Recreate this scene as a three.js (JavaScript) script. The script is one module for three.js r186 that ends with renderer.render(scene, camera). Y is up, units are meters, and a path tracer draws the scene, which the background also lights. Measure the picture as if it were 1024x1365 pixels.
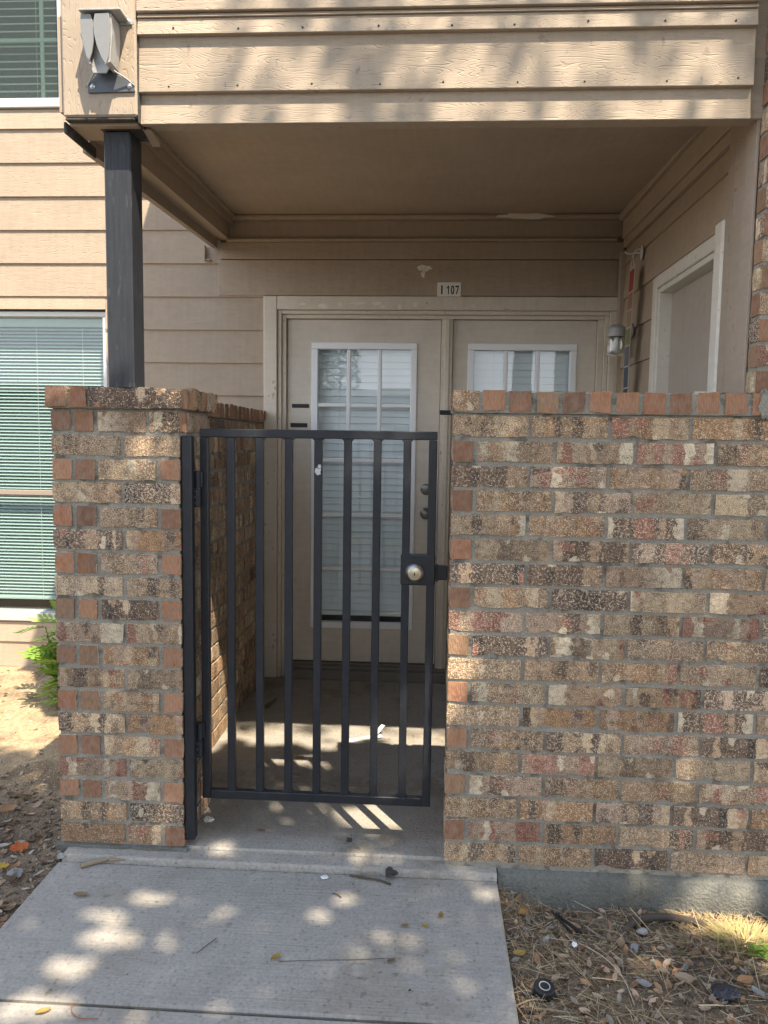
import * as THREE from 'three';
import { mergeGeometries, mergeVertices } from 'three/addons/utils/BufferGeometryUtils.js';

// ───────────────────────── camera, sky, sun, exposure ─────────────────────────
const scene = new THREE.Scene();
const camera = new THREE.PerspectiveCamera(67.4, 768 / 1024, 0.05, 600);
camera.rotation.set(-0.0931, 0.0568, 0.0142, 'YXZ');
camera.position.set(-0.0773, 1.4356, 2.5123);
const renderer = new THREE.WebGLRenderer({ antialias: true });
renderer.setSize(768, 1024);
renderer.toneMapping = THREE.LinearToneMapping;
renderer.toneMappingExposure = 3.75;
renderer.shadowMap.enabled = true;
renderer.shadowMap.type = THREE.PCFSoftShadowMap;

const SUN = new THREE.Vector3(0.30, 1, 0.48);          // towards the sun, per metre of height
const sun = new THREE.DirectionalLight(new THREE.Color(1.0, 0.87, 0.69), 3.05);
sun.position.copy(SUN).multiplyScalar(14);
sun.castShadow = true;
sun.shadow.mapSize.set(4096, 4096);
Object.assign(sun.shadow.camera, { left: -7, right: 7, top: 7, bottom: -7, near: 1, far: 40 });
sun.shadow.radius = 1;
scene.add(sun, sun.target);

// ───────────────────────── small tools ─────────────────────────
function rng(seed) { let a = seed >>> 0; return () => { a = (a + 0x6D2B79F5) | 0; let t = Math.imul(a ^ (a >>> 15), 1 | a); t = (t + Math.imul(t ^ (t >>> 7), 61 | t)) ^ t; return ((t ^ (t >>> 14)) >>> 0) / 4294967296; }; }
const rand = rng(20240611);
const rr = (a, b, r = rand) => a + (b - a) * r();
const clamp = (x, a = 0, b = 1) => Math.min(b, Math.max(a, x));
const mix = (a, b, t) => a + (b - a) * t;
const ss = (a, b, x) => { const t = clamp((x - a) / (b - a)); return t * t * (3 - 2 * t); };
const mix3 = (a, b, t) => [mix(a[0], b[0], t), mix(a[1], b[1], t), mix(a[2], b[2], t)];
const pick = (a, r = rand) => a[Math.floor(r() * a.length) % a.length];
const G2 = new Float32Array(512), PERM = new Uint8Array(512);
{ const r = rng(77), p = [...Array(256).keys()]; for (let i = 255; i > 0; i--) { const j = Math.floor(r() * (i + 1)); [p[i], p[j]] = [p[j], p[i]]; } for (let i = 0; i < 512; i++) PERM[i] = p[i & 255]; for (let i = 0; i < 256; i++) { const a = r() * 6.2832; G2[2 * i] = Math.cos(a); G2[2 * i + 1] = Math.sin(a); } }
// gradient noise in -1..1, wrapping every (wx, wy) cells
function pn(x, y, wx = 4096, wy = 4096, seed = 0) {
  const xi = Math.floor(x), yi = Math.floor(y), fx = x - xi, fy = y - yi, s = seed * 37;
  let i0 = xi % wx, i1 = (xi + 1) % wx, j0 = yi % wy, j1 = (yi + 1) % wy;
  if (i0 < 0) i0 += wx; if (i1 < 0) i1 += wx; if (j0 < 0) j0 += wy; if (j1 < 0) j1 += wy;
  const p0 = PERM[i0 & 255] + s, p1 = PERM[i1 & 255] + s;
  const a = PERM[(p0 + j0) & 255] << 1, b = PERM[(p1 + j0) & 255] << 1, c = PERM[(p0 + j1) & 255] << 1, d = PERM[(p1 + j1) & 255] << 1;
  const u = fx * fx * fx * (fx * (fx * 6 - 15) + 10), v = fy * fy * fy * (fy * (fy * 6 - 15) + 10);
  const ga = G2[a] * fx + G2[a + 1] * fy, gb = G2[b] * (fx - 1) + G2[b + 1] * fy, gc = G2[c] * fx + G2[c + 1] * (fy - 1), gd = G2[d] * (fx - 1) + G2[d + 1] * (fy - 1);
  const t0 = ga + (gb - ga) * u, t1 = gc + (gd - gc) * u;
  return 1.5 * (t0 + (t1 - t0) * v);
}
function fbm(x, y, wx, wy, oct = 4, seed = 0) { let s = 0, a = 0.55, n = 0; for (let i = 0; i < oct; i++) { s += a * pn(x, y, wx, wy, seed + i); n += a; x *= 2; y *= 2; wx *= 2; wy *= 2; a *= 0.55; } return s / n; }
const LUT = new Uint8Array(4097); for (let i = 0; i < 4097; i++) { const c = Math.pow(i / 4096, 2); LUT[i] = Math.round(255 * (c <= 0.0031308 ? 12.92 * c : 1.055 * Math.pow(c, 1 / 2.4) - 0.055)); }
const toS = (c) => LUT[c <= 0 ? 0 : c >= 1 ? 4096 : (Math.sqrt(c) * 4096) | 0];
// colour texture: fn(u, v) gives linear rgb;  grey texture: fn gives 0..1
function colorTex(w, h, fn, repeat) {
  const d = new Uint8Array(w * h * 4);
  for (let y = 0; y < h; y++) for (let x = 0; x < w; x++) { const c = fn((x + 0.5) / w, (y + 0.5) / h, x, y), k = (y * w + x) * 4; d[k] = toS(c[0]); d[k + 1] = toS(c[1]); d[k + 2] = toS(c[2]); d[k + 3] = 255; }
  return finish(new THREE.DataTexture(d, w, h), repeat, true);
}
function greyTex(w, h, fn, repeat) {
  const d = new Uint8Array(w * h * 4);
  for (let y = 0; y < h; y++) for (let x = 0; x < w; x++) { const c = 255 * clamp(fn((x + 0.5) / w, (y + 0.5) / h, x, y)), k = (y * w + x) * 4; d[k] = d[k + 1] = d[k + 2] = c; d[k + 3] = 255; }
  return finish(new THREE.DataTexture(d, w, h), repeat, false);
}
function finish(t, repeat, srgb) {
  t.magFilter = THREE.LinearFilter; t.minFilter = THREE.LinearFilter; t.wrapS = t.wrapT = THREE.RepeatWrapping;
  if (srgb) t.colorSpace = THREE.SRGBColorSpace;
  if (repeat) t.repeat.set(1 / repeat[0], 1 / repeat[1]);
  t.needsUpdate = true; return t;
}
const lin = (r, g, b) => new THREE.Color().setRGB(r, g, b);
function mat(color, o = {}) {
  const m = new (o.physical ? THREE.MeshPhysicalMaterial : THREE.MeshStandardMaterial)({ color: Array.isArray(color) ? lin(...color) : color, roughness: 0.85, metalness: 0 });
  delete o.physical; return Object.assign(m, o);
}

// the sky: bright hazy blue with thin cloud, whiter towards the horizon
{
  const w = 1024, h = 512, d = new Float32Array(w * h * 4), S = 0.62;
  for (let y = 0; y < h; y++) for (let x = 0; x < w; x++) {
    const el = ((y + 0.5) / h - 0.5) * Math.PI, t = clamp(Math.sin(el)), k = (y * w + x) * 4;
    let c = mix3([1.75, 1.74, 1.68], [0.30, 0.46, 0.78], Math.pow(t, 0.42));
    const s = fbm(x / w * 8, y / h * 12, 8, 12, 5, 3), cl = ss(0.02, 0.5, s) * 0.65 * ss(0, 0.12, t);
    c = mix3(c, [1.35, 1.32, 1.27], cl);
    if (el < 0) c = [0.42, 0.40, 0.36];
    d[k] = c[0] * S; d[k + 1] = c[1] * S; d[k + 2] = c[2] * S; d[k + 3] = 1;
  }
  const t = new THREE.DataTexture(d, w, h, THREE.RGBAFormat, THREE.FloatType);
  t.mapping = THREE.EquirectangularReflectionMapping; t.magFilter = THREE.LinearFilter; t.colorSpace = THREE.LinearSRGBColorSpace; t.needsUpdate = true;
  scene.background = t; scene.environment = t; scene.environmentIntensity = 1;
}

// ───────────────────────── geometry helpers ─────────────────────────
function soup(tris) { const g = new THREE.BufferGeometry(); g.setAttribute('position', new THREE.Float32BufferAttribute(tris, 3)); g.computeVertexNormals(); return g; }
// box projection: uv in metres; turn = true runs the texture's u along the vertical
function uvs(g, turn = false, ou = rand() * 7, ov = rand() * 7) {
  if (g.index) g = g.toNonIndexed();
  const p = g.attributes.position, n = p.count, uv = new Float32Array(n * 2), a = new THREE.Vector3(), b = new THREE.Vector3(), c = new THREE.Vector3();
  for (let i = 0; i < n; i += 3) {
    a.fromBufferAttribute(p, i); b.fromBufferAttribute(p, i + 1); c.fromBufferAttribute(p, i + 2);
    const nn = b.clone().sub(a).cross(c.clone().sub(a)), ax = Math.abs(nn.x), ay = Math.abs(nn.y), az = Math.abs(nn.z);
    [a, b, c].forEach((q, j) => {
      let s, t;
      if (az >= ax && az >= ay) { s = q.x; t = q.y; } else if (ax >= ay) { s = q.z; t = q.y; } else { s = q.x; t = q.z; }
      if (turn) [s, t] = ay > ax && ay > az ? [t, s] : [t, s];
      uv[2 * (i + j)] = s + ou; uv[2 * (i + j) + 1] = t + ov;
    });
  }
  g.setAttribute('uv', new THREE.BufferAttribute(uv, 2));
  for (const k of Object.keys(g.attributes)) if (!['position', 'normal', 'uv', 'color'].includes(k)) g.deleteAttribute(k);
  return g;
}
// chamfered box between two corners
function box(x0, x1, y0, y1, z0, z1, c = 0.002, turn = false) {
  const w = x1 - x0, h = y1 - y0, d = z1 - z0; c = Math.min(c, w * 0.3, h * 0.3, d * 0.3);
  const V = {}, S = [-1, 1], t = [];
  for (const x of S) for (const y of S) for (const z of S) {
    V[`x${x}${y}${z}`] = [x * w / 2, y * (h / 2 - c), z * (d / 2 - c)]; V[`y${x}${y}${z}`] = [x * (w / 2 - c), y * h / 2, z * (d / 2 - c)]; V[`z${x}${y}${z}`] = [x * (w / 2 - c), y * (h / 2 - c), z * d / 2];
  }
  const tri = (A, B, C) => {
    const a = V[A], b = V[B], e = V[C], u = [b[0] - a[0], b[1] - a[1], b[2] - a[2]], v = [e[0] - a[0], e[1] - a[1], e[2] - a[2]];
    const n = [u[1] * v[2] - u[2] * v[1], u[2] * v[0] - u[0] * v[2], u[0] * v[1] - u[1] * v[0]];
    const o = n[0] * (a[0] + b[0] + e[0]) + n[1] * (a[1] + b[1] + e[1]) + n[2] * (a[2] + b[2] + e[2]);
    t.push(...(o < 0 ? [...a, ...e, ...b] : [...a, ...b, ...e]));
  };
  const quad = (A, B, C, D) => { tri(A, B, C); tri(A, C, D); };
  for (const s of S) { quad(`x${s}-1-1`, `x${s}-11`, `x${s}11`, `x${s}1-1`); quad(`y-1${s}-1`, `y-1${s}1`, `y1${s}1`, `y1${s}-1`); quad(`z-1-1${s}`, `z-11${s}`, `z11${s}`, `z1-1${s}`); }
  for (const a of S) for (const b of S) { quad(`x${a}${b}-1`, `x${a}${b}1`, `y${a}${b}1`, `y${a}${b}-1`); quad(`x${a}-1${b}`, `x${a}1${b}`, `z${a}1${b}`, `z${a}-1${b}`); quad(`y-1${a}${b}`, `y1${a}${b}`, `z1${a}${b}`, `z-1${a}${b}`); }
  for (const x of S) for (const y of S) for (const z of S) tri(`x${x}${y}${z}`, `y${x}${y}${z}`, `z${x}${y}${z}`);
  const g = soup(t).translate((x0 + x1) / 2, (y0 + y1) / 2, (z0 + z1) / 2);
  return uvs(g, turn);
}
// closed profile [[a, b], ...] swept along x from x0 to x1 (profile in z, y)
function prismX(prof, x0, x1, turn = false) {
  const t = [], n = prof.length, P = (i, x) => [x, prof[i % n][1], prof[i % n][0]];
  let area = 0; for (let i = 0; i < n; i++) { const a = prof[i], b = prof[(i + 1) % n]; area += a[0] * b[1] - b[0] * a[1]; }
  const f = area > 0;
  const tri = (a, b, c) => t.push(...(f ? [...a, ...b, ...c] : [...a, ...c, ...b]));
  for (let i = 0; i < n; i++) { tri(P(i, x0), P(i, x1), P(i + 1, x1)); tri(P(i, x0), P(i + 1, x1), P(i + 1, x0)); }
  const sh = THREE.ShapeUtils.triangulateShape(prof.map((p) => new THREE.Vector2(p[0], p[1])), []);
  for (const [a, b, c] of sh) { t.push(...P(a, x0), ...P(b, x0), ...P(c, x0)); t.push(...P(a, x1), ...P(c, x1), ...P(b, x1)); }
  return uvs(soup(t), turn);
}
function cyl(r0, r1, h, x, y, z, axis = 'y', seg = 20) {           // r0 at the low end
  const g = new THREE.CylinderGeometry(r1, r0, h, seg);
  if (axis === 'z') g.rotateX(Math.PI / 2); if (axis === 'x') g.rotateZ(-Math.PI / 2);
  return g.translate(x, y, z).toNonIndexed();
}
function lathe(pts, x, y, z, axis = 'y', seg = 28) {
  const g = new THREE.LatheGeometry(pts.map((p) => new THREE.Vector2(p[0], p[1])), seg);
  if (axis === 'z') g.rotateX(Math.PI / 2); if (axis === 'x') g.rotateZ(-Math.PI / 2);
  return g.translate(x, y, z).toNonIndexed();
}
function tube(pts, r, seg = 24, rad = 7) { return new THREE.TubeGeometry(new THREE.CatmullRomCurve3(pts.map((p) => new THREE.Vector3(...p))), seg, r, rad).toNonIndexed(); }
function join(gs) { return mergeGeometries(gs.map((g) => { g = g.index ? g.toNonIndexed() : g; for (const k of Object.keys(g.attributes)) if (!['position', 'normal', 'uv'].includes(k)) g.deleteAttribute(k); return g; })); }

// ───────────────────────── things and parts ─────────────────────────
const used = new Map(), BASE = new WeakMap();
function numbered(name) { const n = used.get(name) ?? 0; used.set(name, n + 1); return n ? `${name}_${String(n).padStart(3, '0')}` : name; }
function thing(name, label, category, [x, y, z] = [0, 0, 0], group) {
  const o = new THREE.Group(); o.name = numbered(name); o.position.set(x, y, z); o.userData = { label, category }; if (group) o.userData.group = group;
  scene.add(o); BASE.set(o, [x, y, z]); return o;
}
// a part in world coordinates; it is moved into its thing's own frame
function part(name, g, m, parent, extra) {
  if (Array.isArray(g)) g = join(g);
  const b = BASE.get(parent) ?? [0, 0, 0];
  g.translate(-b[0], -b[1], -b[2]);
  const o = new THREE.Mesh(g, m); o.name = name; o.castShadow = o.receiveShadow = true; if (extra) Object.assign(o.userData, extra);
  parent.add(o); BASE.set(o, b); return o;
}
// a thing that is one mesh
function solo(name, g, m, label, category, group, kind) {
  if (Array.isArray(g)) g = join(g);
  const o = new THREE.Mesh(g, m); o.name = numbered(name); o.castShadow = o.receiveShadow = true;
  o.userData = kind === 'structure' ? { kind } : { label, category }; if (group) o.userData.group = group; if (kind) o.userData.kind = kind;
  if (kind === 'structure' && label) o.userData.label = label;
  scene.add(o); return o;
}

// ───────────────────────── materials ─────────────────────────
// brick atlas: 20 rows x 8 mottled faces, then 8 rows x 27 plain ends
const AT = 2048, FW = 256, FH = 72, EW = 75;
const faceKind = [], FACES = 160, ENDS = 216;
const [brickMap, brickBump] = (() => {
  const r = rng(9), cd = new Uint8Array(AT * AT * 4), bd = new Uint8Array(AT * AT * 4);
  const tan = [0.330, 0.212, 0.122], cream = [0.55, 0.455, 0.315], red = [0.345, 0.140, 0.090], plum = [0.160, 0.102, 0.074], dark = [0.070, 0.054, 0.047], ochre = [0.335, 0.188, 0.092], pink = [0.370, 0.246, 0.162], umber = [0.165, 0.104, 0.066], sand = [0.42, 0.300, 0.180], grey = [0.215, 0.180, 0.148];
  const sets = [[tan, sand, umber, ochre, cream], [tan, pink, red, cream, ochre], [sand, cream, tan, umber, red], [ochre, tan, sand, umber, tan], [umber, red, tan, pink, cream], [umber, tan, dark, ochre, sand], [tan, umber, sand, ochre, red], [tan, umber, sand, plum, sand], [umber, dark, sand, plum, tan], [pink, red, cream, red, tan], [tan, tan, ochre, umber, sand], [sand, red, tan, cream, pink], [ochre, tan, umber, pink, sand], [sand, pink, tan, cream, umber], [tan, sand, cream, red, ochre], [pink, tan, sand, cream, plum]];
  const endc = [[0.40, 0.185, 0.095], [0.36, 0.16, 0.085], [0.30, 0.15, 0.085], [0.235, 0.125, 0.078], [0.42, 0.21, 0.115], [0.33, 0.19, 0.105]];
  const put = (X, Y, c, b) => { const k = (Y * AT + X) * 4; cd[k] = toS(c[0]); cd[k + 1] = toS(c[1]); cd[k + 2] = toS(c[2]); cd[k + 3] = 255; bd[k] = bd[k + 1] = bd[k + 2] = 255 * clamp(b); bd[k + 3] = 255; };
  for (let i = 0; i < FACES; i++) {
    const x0 = (i % 8) * FW, y0 = Math.floor(i / 8) * FH, s = pick(sets, r), o = r() * 900, gain = 0.90 + 0.36 * r(), slur = r() * 0.36 - 0.16, pitty = r() * 0.5, greyed = 0.04 + 0.20 * r();
    // upright bands with wavering edges, and a few rounded smears over them
    const edges = [], cols = [], blobs = []; let q = 0; const plain = r() < 0.28;
    while (q < 0.25) { q += plain ? 0.03 + 0.07 * r() : 0.014 + 0.034 * r(); edges.push(q); const c = r() < 0.45 ? s[0] : pick(s, r), k = 0.85 + 0.3 * r(); cols.push(mix3(s[0], [c[0] * k, c[1] * k, c[2] * k], plain ? 0.6 : 0.7 + 0.3 * r())); }
    for (let n = Math.floor(3 + r() * 6); n > 0; n--) { const lo = r() < 0.5; blobs.push([r() * 0.244, lo ? (r() < 0.5 ? -0.004 : 0.072) : 0.068 * r(), 0.006 + 0.013 * r(), 0.009 + 0.024 * r(), pick([...s, cream, umber, plum, red], r), 0.4 + 0.5 * r(), r() * 50]); }
    for (let y = 0; y < FH; y++) for (let x = 0; x < FW; x++) {
      const X = x / FW * 0.244, Y = y / FH * 0.068;              // metres on the face
      const n1 = pn(X * 55 + o, Y * 40, 4096, 4096, 1), n2 = pn(X * 170 + o, Y * 150, 4096, 4096, 2), n3 = pn(X * 45 + o, Y * 60 + 31, 4096, 4096, 3);
      const wx = X + 0.0085 * n1 + 0.0042 * n2 + 0.0075 * n3 + 0.0022 * pn(X * 420 + o, Y * 300, 4096, 4096, 4);
      let k = 0; while (k < edges.length - 1 && wx > edges[k]) k++;
      let c = k > 0 ? mix3(cols[k - 1], cols[k], ss(-0.0010, 0.0060, wx - edges[k - 1])) : cols[k];
      for (const b of blobs) { const d = Math.hypot((X + 0.007 * n3 + 0.004 * n2 - b[0]) / b[2], (Y + 0.008 * n1 + 0.004 * n2 - b[1]) / b[3]); if (d < 1.25) { c = mix3(c, b[4], b[5] * ss(1.06, 0.86, d)); c = mix3(c, umber, 0.5 * b[5] * ss(0.13, 0.0, Math.abs(d - 1.0))); } }
      const g1 = pn(X * 330 + o, Y * 330, 4096, 4096, 7), g2 = pn(X * 760 + o, Y * 760, 4096, 4096, 8), g3 = pn(X * 120 + o, Y * 120, 4096, 4096, 9);
      c = mix3(c, cream, 0.72 * ss(0.02, 0.44, 0.8 * g1 + 0.6 * g3 + 0.35 * g2 + slur - 0.12));
      c = mix3(c, dark, 0.68 * ss(0.24, 0.56, -0.8 * g1 + 0.5 * g2 - 0.35 * n3 + pitty * 0.4 - 0.14));
      c = mix3(c, grey, greyed * clamp(0.5 + 0.9 * n3 + 0.5 * g3));
      c = mix3(c, dark, 0.5 * pitty * ss(0.25, 0.7, n1 + 0.8 * g3));
      const mm = s[0]; const lk = Math.pow((c[0] + c[1] + c[2] + 0.05) / (mm[0] + mm[1] + mm[2] + 0.05), 0.55); { const top = Math.max(c[0], c[1], c[2]) * lk, f = lk * Math.min(1, 0.60 / top); c = c.map((v) => v * f); }
      const kk = gain * (1 + 0.17 * g2 + 0.19 * g1 + 0.20 * n3);
      put(x0 + x, y0 + y, [c[0] * kk, c[1] * kk, c[2] * kk], 0.5 + 0.17 * g1 + 0.16 * g2 + 0.22 * g3 + 0.12 * n1);
    }
  }
  for (let i = 0; i < ENDS; i++) {
    const x0 = (i % 27) * EW, y0 = 1440 + Math.floor(i / 27) * FH, s = i < 130 ? pick([endc[0], endc[1], endc[2], endc[4], endc[5]], r) : pick(endc, r), o = r() * 900, gain = 0.78 + 0.42 * r(), grey = r() < (i > 130 ? 0.4 : 0.25) ? 0.6 : 0.2;
    for (let y = 0; y < FH; y++) for (let x = 0; x < EW; x++) {
      const X = x / EW * 0.07, Y = y / FH * 0.068, g1 = pn(X * 260 + o, Y * 60, 4096, 4096, 7), g2 = pn(X * 700 + o, Y * 700, 4096, 4096, 8), g3 = pn(X * 45 + o, Y * 45, 4096, 4096, 9);
      let c = mix3(s, [0.31, 0.205, 0.135], 0.08 + clamp(0.25 + g3 * 0.9) * 0.45);
      c = mix3(c, [0.17, 0.13, 0.10], grey * ss(-0.1, 0.4, g3));
      const k = gain * (1 + 0.18 * g1 + 0.20 * g2 + 0.22 * g3);
      put(x0 + x, y0 + y, [c[0] * k, c[1] * k, c[2] * k], 0.5 + 0.2 * g1 + 0.2 * g2);
    }
  }
  const c = new THREE.DataTexture(cd, AT, AT), b = new THREE.DataTexture(bd, AT, AT);
  return [finish(c, null, true), finish(b, null, false)];
})();
const mBrick = mat([1, 1, 1], { map: brickMap, bumpMap: brickBump, bumpScale: 0.0055, roughness: 0.93 });

const noiseBump = greyTex(1024, 1024, (u, v) => 0.5 + 0.28 * fbm(u * 24, v * 24, 24, 24, 3, 1) + 0.28 * fbm(u * 120, v * 120, 120, 120, 2, 6), [1, 1]);
const mMortar = mat([1, 1, 1], { map: colorTex(512, 512, (u, v) => { const a = fbm(u * 5, v * 5, 5, 5, 4, 2), b = fbm(u * 90, v * 90, 90, 90, 2, 5), k = 1 + 0.25 * a + 0.28 * b; const dk = 1 - 0.5 * ss(0.1, 0.5, fbm(u * 9, v * 9, 9, 9, 3, 8)); return [0.295 * k * dk, 0.270 * k * dk, 0.220 * k * dk]; }, [0.6, 0.6]), bumpMap: noiseBump, bumpScale: 0.006, roughness: 0.95 });

// poured concrete with a broom finish across u, stains and pores
const concreteBump = greyTex(1024, 1024, (u, v) => { const st = pn(u * 5, v * 420, 5, 420, 2), st2 = pn(u * 14, v * 230, 14, 230, 7); return 0.5 + 0.20 * st + 0.14 * st2 + 0.20 * fbm(u * 60, v * 60, 60, 60, 2, 3) - 0.5 * ss(0.55, 0.75, pn(u * 110, v * 110, 110, 110, 9)); }, [2, 2]);
function concreteTex(seed, tone, dirt) {
  return colorTex(1024, 1024, (u, v) => {
    const a = fbm(u * 5, v * 5, 5, 5, 5, seed), b = fbm(u * 26, v * 26, 26, 26, 3, seed + 3), f = fbm(u * 200, v * 200, 200, 200, 2, seed + 5), st = pn(u * 6, v * 380, 6, 380, seed);
    const spot = ss(0.50, 0.72, pn(u * 70, v * 70, 70, 70, seed + 9)) * ss(-0.1, 0.3, a), pore = ss(0.5, 0.7, pn(u * 150, v * 150, 150, 150, seed + 2)), pale = ss(0.2, 0.6, b);
    let k = 1 + 0.20 * a + 0.11 * b + 0.22 * f + 0.07 * st;
    let c = mix3(tone, [tone[0] * 0.62, tone[1] * 0.58, tone[2] * 0.52], dirt * ss(-0.1, 0.5, a + 0.4 * b));
    c = mix3(c, [tone[0] * 1.3, tone[1] * 1.27, tone[2] * 1.22], 0.35 * pale);
    k *= 1 - 0.30 * spot - 0.30 * pore;
    return [c[0] * k, c[1] * k, c[2] * k];
  }, [2, 2]);
}
const mWalk = mat([1, 1, 1], { map: concreteTex(3, [0.315, 0.292, 0.256], 0.65), bumpMap: concreteBump, bumpScale: 0.0022, roughness: 0.92 });
const mPatio = mat([1, 1, 1], { map: concreteTex(5, [0.335, 0.308, 0.268], 0.95), bumpMap: noiseBump, bumpScale: 0.004, roughness: 0.9 });
const mFooting = mat([1, 1, 1], { map: concreteTex(7, [0.165, 0.163, 0.14], 0.9), bumpMap: noiseBump, bumpScale: 0.006, roughness: 0.97 });

// painted siding with embossed wood grain: contour lines of a stretched noise field
const grainBump = greyTex(2048, 1024, (u, v) => {
  const n = 1.4 * fbm(u * 5, v * 7, 5, 7, 2, 11) + 0.16 * pn(u * 26, v * 40, 26, 40, 4) + v * 6 * 0 + 0.9 * pn(u * 2, v * 30, 2, 30, 3);
  const q = n * 7, l = Math.abs(q - Math.round(q)), brk = ss(-0.35, 0.15, pn(u * 30, v * 60, 30, 60, 8));
  const line = ss(0.16, 0.0, l) * brk, fine = pn(u * 18, v * 330, 18, 330, 5);
  return 0.72 - 0.62 * line + 0.10 * fine;
}, [2.4, 0.9]);
const paintTex = (base, seed, wear, chip = [0.5, 0.47, 0.4]) => colorTex(1024, 1024, (u, v) => {
  const a = fbm(u * 4, v * 6, 4, 6, 4, seed), b = fbm(u * 30, v * 40, 30, 40, 3, seed + 3), f = pn(u * 300, v * 300, 300, 300, seed + 1), st = fbm(u * 60, v * 5, 60, 5, 2, seed + 2);
  const k = 1 + 0.10 * a + 0.07 * b + 0.05 * f + 0.06 * st;
  let c = [base[0] * k, base[1] * k, base[2] * k];
  c = mix3(c, [base[0] * 0.45, base[1] * 0.42, base[2] * 0.4], wear * 0.8 * ss(0.42, 0.62, b + 0.35 * a));
  c = mix3(c, chip, wear * ss(0.52, 0.58, fbm(u * 46, v * 22, 46, 22, 3, seed + 7)));
  return c;
}, [1.5, 1.5]);
const SID = [0.402, 0.318, 0.233];
const mSiding = mat([1, 1, 1], { map: paintTex(SID, 2, 0.10, [0.36, 0.27, 0.20]), bumpMap: grainBump, bumpScale: 0.0017, roughness: 0.72 });
const mFascia = mat([1, 1, 1], { map: paintTex([0.405, 0.325, 0.242], 4, 0.5, [0.16, 0.13, 0.11]), bumpMap: grainBump, bumpScale: 0.0019, roughness: 0.74 });
const mSoffit = mat([1, 1, 1], { map: paintTex(SID, 6, 0.12, [0.45, 0.37, 0.29]), bumpMap: noiseBump, bumpScale: 0.001, roughness: 0.8 });
const mPorch = mat([1, 1, 1], { map: paintTex(SID, 14, 0.10, [0.45, 0.37, 0.29]), bumpMap: grainBump, bumpScale: 0.0018, roughness: 0.75 });
const mTrim = mat([1, 1, 1], { map: paintTex([0.65, 0.575, 0.465], 8, 0.85, [0.74, 0.69, 0.58]), bumpMap: noiseBump, bumpScale: 0.0012, roughness: 0.62 });
const mTrimWhite = mat([1, 1, 1], { map: paintTex([0.70, 0.66, 0.58], 9, 0.45, [0.30, 0.27, 0.23]), bumpMap: noiseBump, bumpScale: 0.0015, roughness: 0.6 });
const mCorner = mat([1, 1, 1], { map: paintTex([0.36, 0.29, 0.225], 10, 0.8, [0.30, 0.23, 0.18]), bumpMap: grainBump, bumpScale: 0.0012, roughness: 0.8 });
const mDoor = mat([1, 1, 1], { map: paintTex([0.64, 0.575, 0.48], 12, 0.05), bumpMap: noiseBump, bumpScale: 0.0006, roughness: 0.55 });
const mClosetDoor = mat([1, 1, 1], { map: paintTex([0.43, 0.375, 0.32], 13, 0.05), bumpMap: noiseBump, bumpScale: 0.0006, roughness: 0.6 });
const mSash = mat([0.86, 0.87, 0.87], { roughness: 0.4, bumpMap: noiseBump, bumpScale: 0.0004 });
const mAlu = mat([0.62, 0.63, 0.61], { roughness: 0.45, metalness: 0.35, bumpMap: noiseBump, bumpScale: 0.0006 });
const mGlass = mat([0.95, 0.985, 0.98], { physical: true, transmission: 1, thickness: 0, roughness: 0.0, ior: 1.75 });
const mGlassGreen = mat([0.89, 0.945, 0.93], { physical: true, transmission: 1, thickness: 0, roughness: 0.0, ior: 1.52 });
const mSlat = mat([0.82, 0.88, 0.91], { roughness: 0.5 });
const mMiniSlat = mat([0.46, 0.53, 0.52], { roughness: 0.5 });
const mCord = mat([0.75, 0.76, 0.74], { roughness: 0.8 });
const mDark = mat([0.02, 0.022, 0.024], { roughness: 0.9 });
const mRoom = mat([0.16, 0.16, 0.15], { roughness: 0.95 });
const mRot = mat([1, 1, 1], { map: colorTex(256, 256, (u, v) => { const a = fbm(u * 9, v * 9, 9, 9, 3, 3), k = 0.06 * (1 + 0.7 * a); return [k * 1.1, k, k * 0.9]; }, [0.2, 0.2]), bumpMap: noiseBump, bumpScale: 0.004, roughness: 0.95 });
const mPost = mat([1, 1, 1], { map: colorTex(1024, 1024, (u, v) => { const s = fbm(u * 6, v * 90, 6, 90, 3, 5), w = ss(0.30, 0.55, fbm(u * 10, v * 46, 10, 46, 3, 8)), k = 0.022 * (1 + 0.5 * s); return mix3([k * 0.9, k, k * 1.25], [0.07, 0.075, 0.085], 0.5 * w); }, [1, 1]), bumpMap: greyTex(1024, 1024, (u, v) => 0.5 + 0.35 * fbm(u * 5, v * 110, 5, 110, 3, 5) + 0.15 * fbm(u * 50, v * 50, 50, 50, 2, 3), [1, 1]), bumpScale: 0.002, roughness: 0.55 });
const mGate = mat([1, 1, 1], { map: colorTex(512, 512, (u, v) => { const a = fbm(u * 12, v * 12, 12, 12, 4, 3), d = ss(0.5, 0.66, fbm(u * 60, v * 60, 60, 60, 2, 7)), k = 0.016 * (1 + 0.4 * a); return mix3([k * 0.9, k, k * 1.25], [0.13, 0.12, 0.10], 0.5 * d); }, [0.5, 0.5]), bumpMap: noiseBump, bumpScale: 0.0009, roughness: 0.42 });
const mSteel = mat([0.62, 0.61, 0.58], { metalness: 1, roughness: 0.28 });
const mBrass = mat([0.70, 0.60, 0.43], { metalness: 1, roughness: 0.3 });
const mGalv = mat([1, 1, 1], { map: colorTex(256, 256, (u, v) => { const a = fbm(u * 9, v * 9, 9, 9, 3, 3), k = 0.40 * (1 + 0.22 * a); return [k, k, k * 0.97]; }, [0.3, 0.3]), metalness: 0.25, roughness: 0.55, bumpMap: noiseBump, bumpScale: 0.0006 });
const mBlack = mat([0.014, 0.014, 0.015], { roughness: 0.55, bumpMap: noiseBump, bumpScale: 0.0008 });
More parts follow.
